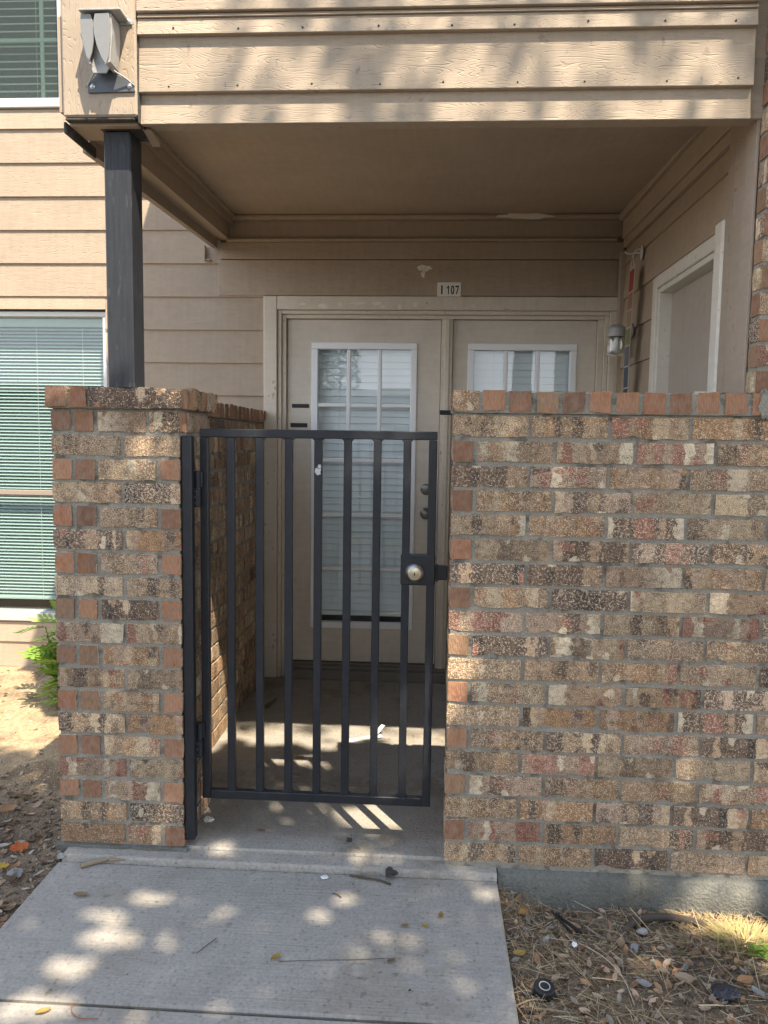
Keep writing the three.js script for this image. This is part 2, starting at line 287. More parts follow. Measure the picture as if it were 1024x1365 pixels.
const mWhite = mat([0.72, 0.71, 0.68], { roughness: 0.75, bumpMap: noiseBump, bumpScale: 0.0015 });

// bare soil, dust and crumbs
const soilMap = colorTex(1024, 1024, (u, v) => {
  const a = fbm(u * 7, v * 7, 7, 7, 5, 4), b = fbm(u * 60, v * 60, 60, 60, 3, 8), f = fbm(u * 260, v * 260, 260, 260, 2, 2), sp = ss(0.42, 0.6, pn(u * 130, v * 130, 130, 130, 5));
  const k = 1 + 0.22 * a + 0.32 * b + 0.35 * f;
  let c = mix3([0.25, 0.195, 0.135], [0.13, 0.098, 0.068], ss(-0.15, 0.4, a));
  c = mix3(c, [0.36, 0.31, 0.24], 0.6 * sp);
  return [c[0] * k, c[1] * k, c[2] * k];
}, [1.6, 1.6]);
const soilBump = greyTex(1024, 1024, (u, v) => 0.5 + 0.3 * fbm(u * 22, v * 22, 22, 22, 4, 4) + 0.3 * fbm(u * 130, v * 130, 130, 130, 2, 7), [0.8, 0.8]);
const mSoil = mat([1, 1, 1], { map: soilMap, bumpMap: soilBump, bumpScale: 0.014, roughness: 1, vertexColors: true });

// ───────────────────────── ground, walk, patio floor ─────────────────────────
// walk and patio cover x -1.33..0.18 (walk) and the porch behind; the soil dips under them
function groundY(x, z) {
  const n = 0.014 * fbm(x * 3 + 40, z * 3 + 20, 4096, 4096, 3, 2) + 0.006 * fbm(x * 16, z * 16, 4096, 4096, 2, 5);
  let y = n;
  if (x < -0.5) y += mix(-0.052, 0.012, clamp((0.3 - z) / 2.3)) - 0.05 * ss(-1.5, -3.5, x) * ss(-0.5, 1, z);
  else y += -0.062 - 0.065 * ss(0.45, 0.05, z) * ss(0.16, 0.34, x);
  const onWalk = x > -1.325 && x < 0.175 && z > -0.06, porch = x > -1.28 && x < 2.4 && z < -0.06 && z > -2.2, house = z < -2.04;
  if (onWalk) y = Math.min(y, -0.03 - 0.01) - 0.16 * ss(0, 0.05, Math.min(x + 1.325, 0.175 - x));
  if (porch) y -= 0.25;
  if (house) y -= 0.3;
  if (z > 3.9) y = mix(y, -0.14, ss(3.9, 6, z));
  return y;
}
{
  const xs = [], zs = [], far = (a) => a.map((v) => v);
  for (const v of [-300, -120, -60, -30, -18, -12, -9, -7, -5.5, -4.4, -3.6, -3.0]) xs.push(v);
  for (let x = -2.6; x < 1.75; x += 0.02) xs.push(x);
  for (const v of [1.9, 2.2, 2.6, 3.2, 4, 5, 7, 10, 15, 24, 40, 80, 160, 300]) xs.push(v);
  for (const v of [-300, -150, -60, -30, -14, -7, -4, -3]) zs.push(v);
  for (let z = -2.2; z < 0.9; z += 0.02) zs.push(z);
  for (let z = 0.95; z < 4; z += 0.12) zs.push(z);
  for (const v of [4.3, 4.8, 5.6, 7, 9, 12, 17, 25, 40, 80, 160, 300]) zs.push(v);
  const P = [], U = [], C = [], I = [], W = xs.length;
  for (const z of zs) for (const x of xs) {
    P.push(x, groundY(x, z), z); U.push(x, -z);
    const left = ss(-0.5, -1.2, x) * ss(-0.25, -0.7, z + 0.12 * fbm(x * 3, z * 3, 4096, 4096, 2, 3)), g = ss(4.2, 5.5, z);
    let c = mix3([0.86, 0.80, 0.74], [1.75, 1.64, 1.42], left);     // dark mulchy soil, paler trodden dust by the wall
    c = mix3(c, [0.36, 0.50, 0.20], g); C.push(...c);
  }
  for (let j = 0; j < zs.length - 1; j++) for (let i = 0; i < W - 1; i++) { const a = j * W + i; I.push(a, a + W, a + 1, a + 1, a + W, a + W + 1); }
  const g = new THREE.BufferGeometry();
  g.setAttribute('position', new THREE.Float32BufferAttribute(P, 3)); g.setAttribute('uv', new THREE.Float32BufferAttribute(U, 2)); g.setAttribute('color', new THREE.Float32BufferAttribute(C, 3)); g.setIndex(I); g.computeVertexNormals();
  solo('ground', g, mSoil, 'bare brown soil around the walk and the brick walls', null, null, 'structure');
}
solo('patio_floor', box(-1.2, 1.06, -0.16, 0, -2.04, -0.03, 0.006), mPatio, 'concrete porch floor behind the gate', null, null, 'structure');
solo('porch_step', (() => { const g = new THREE.BoxGeometry(1.5, 0.15, 0.075, 140, 5, 8), p = g.attributes.position; for (let i = 0; i < p.count; i++) { const x = p.getX(i), y = p.getY(i), z = p.getZ(i), t = y > 0.07, f = z > 0.036; p.setXYZ(i, x, y - (t && f ? 0.010 + 0.006 * pn(x * 18, 2) : t ? 0.0015 : 0), z - (t && f ? 0.005 + 0.008 * Math.max(0, pn(x * 11, 7)) : 0) + (f ? 0.003 * pn(x * 9, y * 20) : 0)); } g.computeVertexNormals(); return uvs(g.translate(-0.57, -0.0850, 0.0065)); })(), mPatio, 'worn front edge of the concrete porch floor', null, null, 'structure');
for (const [z0, z1] of [[0.047, 0.688], [0.700, 2.2], [2.212, 3.8]]) solo('walkway', box(-1.33, 0.18, -0.14, -0.03, z0, z1, 0.006), mWalk, 'grey broom finished concrete walk slab', null, null, 'structure');
solo('street', box(-60, 60, -0.13, -0.10, 6, 20, 0.01), mat([0.06, 0.06, 0.062], { roughness: 0.95, bumpMap: noiseBump, bumpScale: 0.006 }), 'asphalt parking lane across from the building', null, null, 'structure');

// ───────────────────────── bricks ─────────────────────────
const CO = 0.0804, BL = 0.244, BD = 0.070, BH = 0.0685;
const rB = rng(41);
// one irregular brick; long side along x, turned by 90 degrees when alongZ
function brickG(len, h, dep, rough = 1, cell = Math.floor(rB() * FACES), o1 = {}) {
  const g0 = new THREE.BoxGeometry(len, h, dep, 7, 2, 1), p = g0.attributes.position, n = g0.attributes.normal, uv = g0.attributes.uv, o = rB() * 500;
  const endc = () => { const e = Math.floor(rB() * (o1.tone === 'orange' ? 130 : ENDS)); return [(e % 27) * EW / AT, (1440 + Math.floor(e / 27) * FH) / AT]; };
  const ec = endc(), fx = (cell % 8) * FW / AT, fy = Math.floor(cell / 8) * FH / AT, off = rB() * Math.max(0, 1 - len / BL), flip = rB() < 0.5;
  for (let i = 0; i < p.count; i++) {
    let u = uv.getX(i), v = uv.getY(i);
    const long = Math.abs(n.getX(i)) < 0.5 && Math.abs(n.getY(i)) < 0.5;
    if (long) { const w = Math.min(1, len / BL); u = off + u * w; if (flip) u = 1 - u; uv.setXY(i, fx + (0.01 + 0.98 * u) * FW / AT, fy + (0.02 + 0.96 * v) * FH / AT); }
    else if (Math.abs(n.getY(i)) > 0.5) uv.setXY(i, fx + (0.01 + 0.98 * u) * FW / AT, fy + (0.02 + 0.3 * v) * FH / AT);
    else uv.setXY(i, ec[0] + (0.03 + 0.94 * u) * EW / AT, ec[1] + (0.03 + 0.94 * v) * FH / AT);
    // rounded, uneven edges: pull the rim back and wobble it
    const x = p.getX(i), y = p.getY(i), z = p.getZ(i), ex = Math.abs(Math.abs(x) - len / 2) < 1e-4, ey = Math.abs(Math.abs(y) - h / 2) < 1e-4;
    const w1 = pn(x * 22 + o, y * 30 + z * 9, 4096, 4096, 3), w2 = pn(x * 30 + o + 70, y * 40 - z * 12, 4096, 4096, 6), w3 = pn(x * 12 + o + 30, z * 12 + y * 9, 4096, 4096, 9);
    const w4 = pn(x * 75 + o, y * 30, 4096, 4096, 5);
    let nx = x + rough * 0.0024 * w1, ny = y + rough * (0.0028 * w2 + 0.0018 * w3 + (ey ? 0.0022 * w4 : 0)), nz = z + Math.sign(z) * rough * 0.0022 * w3;
    if (ex || ey) nz -= Math.sign(z) * rough * (0.0016 + 0.0022 * Math.max(0, w2)) * (ex && ey ? 1.7 : 1);
    if (ey) ny -= Math.sign(y) * rough * ((y < 0 ? 0.0045 : 0.0022) * Math.max(0, w1 + 0.15) + (y < 0 ? 0.010 * ss(0.35, 0.6, w4) : 0));
    if (ex) nx -= Math.sign(x) * rough * 0.0012;
    p.setXYZ(i, nx, ny, nz);
  }
  g0.computeVertexNormals();
  return g0.toNonIndexed();
}
// a brick with its low corner at (x, y) and its outer face at z, running along x
function brickX(parent, x, y, zface, len, o = {}) {
  const h = o.h ?? BH, g = brickG(len, h, BD, o.rough, o.cell);
  g.rotateZ(rr(-0.004, 0.004, rB)).rotateY(rr(-0.006, 0.006, rB));
  g.translate(x + len / 2, y + h / 2 + rr(-0.0012, 0.0012, rB), zface - BD / 2 + rr(-0.0026, 0.0016, rB));
  return part('brick', g, o.mat ?? mBrick, parent);
}
// a brick running along z; its faces look along x; zfront is its end nearest the viewer
function brickZ(parent, xc, y, zfront, len, o = {}) {
  const h = o.h ?? BH, w = o.w ?? BD, g = brickG(len, h, w, o.rough, o.cell, o);
  g.rotateY(Math.PI / 2).rotateX(rr(-0.004, 0.004, rB)).rotateY(rr(-0.006, 0.006, rB));
  g.translate(xc + rr(-0.001, 0.001, rB), y + h / 2 + rr(-0.0012, 0.0012, rB), zfront - len / 2 + rr(-0.001, 0.001, rB));
  return part('brick', g, o.mat ?? mBrick, parent);
}

// the wall right of the gate: 19 courses and a cap of headers
{
  const W = thing('brick_wall', 'tan and red brick garden wall right of the gate with a header cap', 'wall', [1, 0, -0.12]);
  part('mortar', box(0.006, 2.24, -0.02, 19 * CO, -0.245, -0.0070, 0.001), mMortar, W);
  for (let r = 1; r <= 19; r++) {
    const y = (r - 1) * CO + 0.004;
    if (r % 2 === 0) {
      brickZ(W, BD / 2, y, 0, BL, { tone: 'orange' });
      for (let k = 0; k < 9; k++) brickX(W, 0.081 + k * 0.254, y, 0, k === 8 ? 0.125 : BL);
    } else {
      for (let k = 0; k < 9; k++) brickX(W, k * 0.254, y, 0, k === 8 ? 0.206 : BL);
      brickX(W, 0.002, y, -0.245 + BD, BL);
    }
  }
  // the cap: one mitred corner brick, then headers laid across the wall
  const yc = 19 * CO + 0.001;
  part('mortar', box(0.002, 2.24, 19 * CO, yc + 0.0665, -0.24, 0.0055, 0.002), mMortar, W);
  brickX(W, -0.004, yc + 0.002, 0.011, 0.088, { h: 0.069, rough: 1.4 });
  for (let k = 0; k < 11; k++) brickZ(W, 0.131 + k * 0.0842, yc + 0.002 + rr(-0.001, 0.002, rB), 0.012, 0.262, { w: 0.0765, h: 0.069, rough: 1.7, tone: rB() < 0.6 ? 'orange' : '' });
  brickX(W, -0.004, yc + 0.002, -0.18, 0.088, { h: 0.069 });
  // the concrete strip under it
  const f = new THREE.BoxGeometry(2.3, 0.34, 0.3, 120, 8, 6), p = f.attributes.position;
  for (let i = 0; i < p.count; i++) {
    const x = p.getX(i), y = p.getY(i), z = p.getZ(i), top = y > 0.15, front = z > 0.145;
    p.setXYZ(i, x, y + (top ? 0.004 * fbm(x * 9, z * 9, 4096, 4096, 3, 2) - (front ? 0.014 + 0.006 * pn(x * 14, 3) : 0) : 0), z + (front ? 0.007 * fbm(x * 7, y * 12, 4096, 4096, 3, 5) - (top ? 0.014 : 0) : 0));
  }
  f.computeVertexNormals(); f.translate(1.15 + 0.185, -0.178, -0.13 + 0.008);
  part('footing', uvs(f), mFooting, W);
}

// the pier left of the gate and the wall that runs back from it to the house
{
  const W = thing('brick_pier', 'brick gate pier left of the gate with a wall running back to the house', 'wall', [-1.13, 0, -0.2]);
  const X0 = -1.353, X1 = -0.909, ZF = -0.022, ZB = -0.372;
  part('mortar', box(X0 + 0.006, X1 - 0.0065, -0.03, 19 * CO, ZB, ZF - 0.0070, 0.001), mMortar, W);
  part('mortar', box(-1.295, -1.0555, -0.03, 19 * CO, -2.0, ZB - 0.002, 0.001), mMortar, W);
  for (let r = 1; r <= 19; r++) {
    const y = (r - 1) * CO + 0.004;
    if (r % 2 === 1) {
      // header, header, stretcher, header
      const hh = r === 1 ? 0 : 1;
      if (hh) { brickZ(W, X0 + BD / 2, y, ZF, BL); brickZ(W, X0 + 0.081 + BD / 2, y, ZF, BL); brickX(W, X0 + 0.163, y, ZF, r === 19 ? 0.165 : 0.199); }
      else { brickX(W, X0, y, ZF, 0.232); brickX(W, X0 + 0.243, y, ZF, 0.119); }
      if (r === 19) { brickX(W, X0 + 0.338, y, ZF, 0.106); brickZ(W, X1 - BD / 2, y, ZF - 0.08, BL); }
      else { brickZ(W, X1 - BD / 2, y, ZF, BL); brickZ(W, X1 - BD / 2, y, ZF - 0.254, 0.094); }
    } else {
      brickX(W, X0, y, ZF, 0.240); brickX(W, X0 + 0.251, y, ZF, 0.193);
      brickZ(W, X1 - BD / 2, y, ZF - 0.081, BL);
    }
    // inner face of the wall running back
    let z = ZB - (r % 2 ? 0.006 : 0.13); if (r % 2 === 0) brickZ(W, -1.05 - BD / 2, y, ZB - 0.004, 0.117);
    for (; z > -1.99; z -= 0.254) brickZ(W, -1.05 - BD / 2, y, z, Math.min(BL, z + 1.994));
  }
  // cap of the pier: two headers, a long brick, a mitred corner piece
  const yc = 19 * CO + 0.001;
  part('mortar', box(X0 - 0.006, X1 + 0.006, 19 * CO, yc + 0.066, ZB - 0.005, ZF + 0.008, 0.003), mMortar, W);
  const zc = ZF + 0.022;
  brickZ(W, X0 + 0.028, yc + 0.002, zc, 0.2, { h: 0.069, w: 0.076, rough: 1.4 }); brickZ(W, X0 + 0.103, yc + 0.002, zc - 0.002, 0.2, { h: 0.069, w: 0.064, rough: 1.4 });
  brickX(W, X0 + 0.138, yc + 0.001, zc, 0.322, { h: 0.069, rough: 1.6, mat: mBrick });
  brickZ(W, X1 - 0.012, yc + 0.002, zc - 0.078, 0.16, { h: 0.069, w: 0.08, rough: 1.6 }); brickZ(W, X1 - 0.008, yc + 0.001, zc - 0.246, 0.142, { h: 0.068, w: 0.08, rough: 1.5 });
  for (let k = 0; k < 3; k++) brickX(W, X0 - 0.01 + k * 0.14, yc + 0.0015, -0.21 - 0.004 * k, 0.13, { h: 0.067, rough: 1.2 });
  for (let k = 0; k < 3; k++) brickX(W, X0 - 0.01 + k * 0.14, yc + 0.0005, -0.30 - 0.004 * k, 0.13, { h: 0.067, rough: 1.2 });
  // cap of the return wall: headers across it
  for (let k = 0; k < 19; k++) brickX(W, -1.312, yc + rr(-0.001, 0.001, rB), -0.388 - k * 0.0845 + 0.0, 0.28, { h: 0.068, rough: 1.3 });
  part('mortar', box(-1.30, -1.045, 19 * CO, yc + 0.06, -2.0, -0.378, 0.003), mMortar, W);
  // mortar bed under the pier, lumpy
  const g = new THREE.BoxGeometry(0.47, 0.07, 0.37, 40, 3, 20), p = g.attributes.position;
  for (let i = 0; i < p.count; i++) { const x = p.getX(i), z = p.getZ(i), y = p.getY(i); p.setXYZ(i, x * (1 + 0.02 * pn(z * 20, 3)), y, z + (z > 0.15 ? 0.012 * fbm(x * 16, y * 16, 4096, 4096, 3, 2) : 0)); }
  g.computeVertexNormals(); g.translate(-1.131, -0.036, -0.197);
  part('mortar_bed', uvs(g), mFooting, W);
}

// ───────────────────────── the building ─────────────────────────
const B = thing('apartment_building', 'beige lap sided apartment building with a balcony over the porch', 'building', [-1.2, 0, -2.1]);
const ZW = -2.0;                                            // face of the house wall
// a lap siding board: thick lower lip, tucked under the one above
function lap(x0, x1, y0, y1, z = ZW, m = mSiding, thick = 0.013, lapUp = 0.02) {
  const t = rr(-0.0012, 0.0012);
  return part('siding_board', prismX([[z + thick + t, y0 + 0.0015], [z + thick + t - 0.001, y0], [z + 0.001, y0], [z - 0.004, y1 + lapUp], [z + 0.0015, y1 + lapUp]], x0, x1), m, B);
}
const ROW = 0.1895, Y0 = 1.6845;                            // lower edges on the house wall: Y0 + k * ROW
// solid wall behind the boards, with openings for the doors and the windows
for (const [x0, x1, y0, y1] of [[-5.2, -3.42, -0.2, 5.5], [-3.42, -1.99, -0.2, 0.30], [-3.42, -1.99, 2.175, 3.32], [-3.42, -2.225, 4.9, 5.5], [-1.99, -1.045, -0.2, 5.5], [-2.225, -1.99, 2.175, 5.5], [-1.045, 1.02, 2.25, 5.5], [1.02, 2.3, -0.2, 5.5]])
  part('wall', box(x0, x1, y0, y1, -2.14, ZW - 0.006, 0.001), mSiding, B);
part('wall', box(-5.2, 2.3, -0.2, 5.5, -3.2, -3.06, 0.001), mRoom, B);
// left of the doors
for (let k = -9; k < 20; k++) {
  const y0 = Y0 + k * ROW, y1 = y0 + ROW;
  if (y1 < 0.1) continue;
  let xl = -5.2, xr = k < 4 ? -1.046 : -1.30;
  const lower = y1 > 0.31 && y0 < 2.17, upper = y1 > 3.33;
  const yb = Math.max(y0, 0.012);
  if (y0 > 3.6) xr = -1.25;
  if (lower) {                                              // the window interrupts the board
    lap(-5.2, -3.415, yb, y1); lap(-1.992, xr, yb, y1);
    if (y0 < 0.295) lap(-3.415, -1.992, yb, 0.288, ZW, mSiding, 0.013, 0);
    if (y1 > 2.178) lap(-3.415, -1.992, 2.178, y1);
  } else if (upper) {
    lap(-5.2, -3.415, yb, y1); lap(-2.222, xr, yb, y1);
    if (y0 < 3.31) lap(-3.415, -2.222, yb, 3.31, ZW, mSiding, 0.013, 0);
  } else lap(xl, xr, yb, y1);
}
// boards and mouldings over the doors, under the soffit
part('frieze_board', box(-1.315, 0.998, 2.262, 2.462, ZW - 0.005, ZW + 0.0165, 0.002), mPorch, B);
part('frieze_board', box(-1.30, 0.998, 2.466, 2.560, ZW - 0.01, ZW + 0.024, 0.003), mPorch, B);
part('moulding', prismX([[ZW + 0.02, 2.560], [ZW + 0.055, 2.560], [ZW + 0.058, 2.568], [ZW + 0.048, 2.580], [ZW + 0.02, 2.582]], -1.26, 0.95), mPorch, B);
part('frieze_board', box(-1.26, 0.998, 2.584, 2.676, ZW - 0.01, ZW + 0.030, 0.002), mSoffit, B);
part('moulding', prismX([[ZW + 0.02, 2.676], [ZW + 0.062, 2.676], [ZW + 0.072, 2.688], [ZW + 0.072, 2.698], [ZW + 0.02, 2.702]], -1.26, 0.96), mPorch, B);

// windows: dark opening, sash, panes, blinds
function windowUnit(label, x0, x1, y0, y1, yMeet, pitch, slatW, green) {
  const f = part('window', [box(x0, x1, y0, y0 + 0.052, ZW - 0.10, ZW + 0.018, 0.004), box(x0, x1, y1 - 0.03, y1, ZW - 0.10, ZW - 0.02, 0.003), box(x0, x0 + 0.03, y0 + 0.053, y1 - 0.031, ZW - 0.10, ZW - 0.01, 0.003), box(x1 - 0.030, x1, y0 + 0.053, y1 - 0.031, ZW - 0.10, ZW - 0.01, 0.003)], mAlu, B, { label });
  part('pane', box(x0 + 0.03, x1 - 0.03, y0 + 0.06, y1 - 0.03, ZW - 0.0605, ZW - 0.0575, 0.0005), mGlassGreen, f);
  if (yMeet) part('meeting_rail', [box(x0 + 0.031, x1 - 0.031, yMeet - 0.016, yMeet + 0.014, ZW - 0.056, ZW - 0.040, 0.002), box(x0 + 0.031, x1 - 0.031, yMeet - 0.024, yMeet - 0.017, ZW - 0.056, ZW - 0.048, 0.001)], mat([0.30, 0.25, 0.21], { roughness: 0.6 }), f);
  part('reveal', [box(x0 - 0.001, x1 + 0.001, y1, y1 + 0.003, ZW - 0.35, ZW, 0.0005)], mDark, f);
  const zb = ZW - 0.105, b0 = y0 + (yMeet ? 0.125 : 0.06), top = y1 - 0.085;
  part('blind_rail', box(x0 + 0.05, x1 - 0.05, top + 0.004, top + 0.05, zb - 0.015, zb + 0.015, 0.003), mMiniSlat, f);
  const n = Math.floor((top - b0) / pitch), w = slatW, t = 0.62;
  const sg = prismX([[w / 2 * Math.cos(t), -w / 2 * Math.sin(t)], [w * 0.15, -w * 0.05], [-w / 2 * Math.cos(t), w / 2 * Math.sin(t)], [-w / 2 * Math.cos(t) - 0.0006, w / 2 * Math.sin(t) - 0.0006], [w * 0.15 - 0.001, -w * 0.05 - 0.0014], [w / 2 * Math.cos(t) - 0.0006, -w / 2 * Math.sin(t) - 0.001]], x0 + 0.055, x1 - 0.055);
  for (let k = 0; k < n; k++) part('slat', sg.clone().translate(0, top - k * pitch - 0.01, zb + rr(-0.0008, 0.0008)), mMiniSlat, f);
  part('blind_rail', box(x0 + 0.055, x1 - 0.055, top - n * pitch - 0.014, top - n * pitch + 0.002, zb - 0.012, zb + 0.012, 0.003), mMiniSlat, f);
  for (const dx of [0.19, 0.475, 0.82, 1.1]) if (x1 - dx > x0) part('cord', cyl(0.0011, 0.0011, top - b0, x1 - dx, (top + b0) / 2, zb + w / 2 * Math.cos(t) + 0.003, 'y', 6), mCord, f);
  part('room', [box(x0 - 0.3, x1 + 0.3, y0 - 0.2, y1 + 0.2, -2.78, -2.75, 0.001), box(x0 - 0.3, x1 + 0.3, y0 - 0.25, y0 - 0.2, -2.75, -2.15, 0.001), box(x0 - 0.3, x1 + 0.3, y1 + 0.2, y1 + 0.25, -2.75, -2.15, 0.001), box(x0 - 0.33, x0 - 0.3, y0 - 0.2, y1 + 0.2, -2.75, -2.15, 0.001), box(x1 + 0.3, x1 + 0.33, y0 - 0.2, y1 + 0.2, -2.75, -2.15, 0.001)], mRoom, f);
  return f;
}
windowUnit('lower window with mini blinds', -3.415, -1.990, 0.300, 2.172, 1.088, 0.0205, 0.025, true);
{
  const f = windowUnit('upper window with a white grid', -3.415, -2.222, 3.318, 4.9, 0, 0.042, 0.048, true);
  part('insect_screen', box(-3.384, -2.253, 3.372, 4.868, ZW - 0.0568, ZW - 0.0562, 0.0001), mat([0.055, 0.075, 0.062], { transparent: true, opacity: 0.32, roughness: 0.9 }), f);
  const gm = mat([0.50, 0.62, 0.54], { roughness: 0.5 });
  for (const y of [3.725, 4.12, 4.5]) part('muntin', box(-3.38, -2.255, y - 0.010, y + 0.010, ZW - 0.074, ZW - 0.064, 0.002), gm, f);
  for (const x of [-2.372, -2.70, -3.03]) part('muntin', box(x - 0.011, x + 0.011, 3.38, 4.86, ZW - 0.076, ZW - 0.065, 0.002), gm, f);
}
// paler jamb and cord pull at the right edge of the lower window
part('window_trim', box(-1.9985, -1.984, 0.352, 2.10, ZW - 0.028, ZW + 0.003, 0.002), mSash, B);

// the two doors in one frame
{
  // casing, jambs and mullion
  part('door_casing', [box(-1.046, -0.968, 0.0, 2.256, ZW - 0.05, ZW + 0.034, 0.004, true), box(-0.966, -0.944, 0.0, 2.178, ZW - 0.05, ZW + 0.018, 0.003, true), box(-0.943, -0.9195, 0.0, 2.155, ZW - 0.09, ZW + 0.002, 0.002, true)], mTrim, B);
  part('door_casing', [box(-0.967, 0.998, 2.180, 2.257, ZW - 0.05, ZW + 0.033, 0.004), box(-0.943, 0.93, 2.157, 2.179, ZW - 0.05, ZW + 0.017, 0.003), box(-0.919, 0.905, 2.135, 2.156, ZW - 0.09, ZW + 0.001, 0.002)], mTrim, B);
  part('door_casing', [box(0.931, 0.998, 0.0, 2.179, ZW - 0.05, ZW + 0.03, 0.004, true), box(0.906, 0.930, 0.0, 2.156, ZW - 0.05, ZW + 0.016, 0.003, true), box(0.8715, 0.905, 0.0, 2.134, ZW - 0.09, ZW + 0.0, 0.002, true)], mTrim, B);
  part('door_mullion', [box(-0.016, 0.049, 0.0, 2.134, ZW - 0.09, ZW + 0.002, 0.003, true), box(0.003, 0.031, 0.002, 2.133, ZW + 0.0025, ZW + 0.012, 0.003, true)], mTrim, B);
  part('threshold', [box(-0.919, 0.872, 0.0, 0.058, ZW - 0.1, ZW + 0.05, 0.004), box(-0.919, 0.872, 0.059, 0.078, ZW - 0.1, ZW + 0.022, 0.003), box(-0.919, 0.872, 0.0785, 0.092, ZW - 0.1, ZW - 0.004, 0.002)], mat([0.19, 0.175, 0.15], { roughness: 0.7, bumpMap: noiseBump, bumpScale: 0.003 }), B);
  const doorUnit = (x0, x1, gx0, gx1, label) => {
    const zf = ZW - 0.022, yb = 0.099, yt = 2.131, gy0 = 0.308, gy1 = 1.995;
    const sh = new THREE.Shape(); sh.moveTo(x0, yb); sh.lineTo(x1, yb); sh.lineTo(x1, yt); sh.lineTo(x0, yt); sh.closePath();
    const ho = new THREE.Path(); ho.moveTo(gx0, gy0); ho.lineTo(gx0, gy1); ho.lineTo(gx1, gy1); ho.lineTo(gx1, gy0); ho.closePath(); sh.holes.push(ho);
    const d = part('door', uvs(new THREE.ExtrudeGeometry(sh, { depth: 0.038, bevelEnabled: true, bevelSize: 0.001, bevelThickness: 0.002, bevelSegments: 1 }).translate(0, 0, zf - 0.040), true), mDoor, B, { label });
    const fw = 0.033, W = gx1 - gx0;
    part('glass_frame', [box(gx0 - 0.004, gx1 + 0.004, gy0 - 0.004, gy0 + fw, zf - 0.03, zf + 0.011, 0.003), box(gx0 - 0.004, gx1 + 0.004, gy1 - fw, gy1 + 0.004, zf - 0.03, zf + 0.011, 0.003), box(gx0 - 0.004, gx0 + fw, gy0 + fw + 0.0005, gy1 - fw - 0.0005, zf - 0.03, zf + 0.0105, 0.003), box(gx1 - fw, gx1 + 0.004, gy0 + fw + 0.0005, gy1 - fw - 0.0005, zf - 0.03, zf + 0.0105, 0.003)], mSash, d);
    const px0 = gx0 + fw, px1 = gx1 - fw, py0 = gy0 + fw, py1 = gy1 - fw, rows = 5, mw = 0.023;
    for (let i = 1; i < 3; i++) { const x = mix(px0, px1, i / 3); part('muntin', box(x - mw / 2, x + mw / 2, py0 + 0.001, py1 - 0.001, zf - 0.011, zf + 0.006, 0.004), mSash, d); }
    for (let j = 1; j < rows; j++) for (let i = 0; i < 3; i++) { const y = mix(py0, py1, j / rows), a = mix(px0, px1, i / 3) + (i ? mw / 2 : 0) + 0.0005, b = mix(px0, px1, (i + 1) / 3) - (i < 2 ? mw / 2 : 0) - 0.0005; part('muntin', box(a, b, y - mw / 2, y + mw / 2, zf - 0.011, zf + 0.0055, 0.004), mSash, d); }
    // each pane slightly out of true, as old glass sits
    for (let j = 0; j < rows; j++) for (let i = 0; i < 3; i++) {
      const a = mix(px0, px1, i / 3), b = mix(px0, px1, (i + 1) / 3), c = mix(py0, py1, j / rows), e = mix(py0, py1, (j + 1) / rows), nx = 6, ny = 9, t = [], wob = rr(0.0001, 0.0004), o = rr(0, 90), ax = rr(-0.003, 0.003), ay = rr(-0.003, 0.003);
      const P = (u, v) => [mix(a, b, u / nx), mix(c, e, v / ny), zf - 0.0145 + (u / nx - 0.5) * ax * 0.3 + (v / ny - 0.5) * ay * 0.3 + wob * 0.35 * pn(u / nx * 1.6 + o, v / ny * 1.8 + o, 4096, 4096, 2)];
      for (let u = 0; u < nx; u++) for (let v = 0; v < ny; v++) t.push(...P(u, v), ...P(u + 1, v), ...P(u + 1, v + 1), ...P(u, v), ...P(u + 1, v + 1), ...P(u, v + 1));
      let g = soup(t); g = mergeVertices(g.deleteAttribute('normal')); g.computeVertexNormals(); part('pane', uvs(g.toNonIndexed()), mGlass, d);
    }
    // wooden blinds behind the glass
    const zb = zf - 0.072, top = py1 + 0.0, pitch = 0.0405, n = Math.floor((top - py0 - 0.008) / pitch), w = 0.050, an = 1.30;
    const ct = Math.cos(an) * w / 2, st = Math.sin(an) * w / 2;
    const sg = prismX([[ct, -st], [ct * 1.0 + 0.0005, -st + 0.003], [-ct + 0.0012, st], [-ct - 0.0012, st - 0.0015], [ct - 0.002, -st - 0.0008]], px0 - 0.02, px1 + 0.02);
    for (let k = 0; k < n; k++) part('slat', sg.clone().rotateZ(rr(-0.0012, 0.0012)).translate(0, top - k * pitch, zb + rr(-0.0012, 0.0012)), mSlat, d);
    part('blind_rail', box(px0 - 0.02, px1 + 0.02, top - n * pitch - 0.014, top - n * pitch + 0.014, zb - 0.02, zb + 0.02, 0.004), mSlat, d);
    for (const u of [0.22, 0.66]) part('cord', cyl(0.0013, 0.0013, top - py0 - 0.08, mix(px0, px1, u), (top + py0 + 0.08) / 2, zb + ct + 0.003, 'y', 6), mCord, d);
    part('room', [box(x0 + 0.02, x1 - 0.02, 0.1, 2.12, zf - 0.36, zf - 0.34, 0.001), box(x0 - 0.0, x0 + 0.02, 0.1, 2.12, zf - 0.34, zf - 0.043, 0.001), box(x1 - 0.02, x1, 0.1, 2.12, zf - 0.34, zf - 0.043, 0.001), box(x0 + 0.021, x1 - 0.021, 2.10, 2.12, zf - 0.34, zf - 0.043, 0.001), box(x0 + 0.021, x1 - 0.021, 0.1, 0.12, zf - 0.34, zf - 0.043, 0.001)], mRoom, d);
    return d;
  };
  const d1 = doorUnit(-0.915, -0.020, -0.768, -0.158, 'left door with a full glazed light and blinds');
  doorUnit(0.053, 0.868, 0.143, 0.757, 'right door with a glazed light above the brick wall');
  const zf = ZW - 0.022;
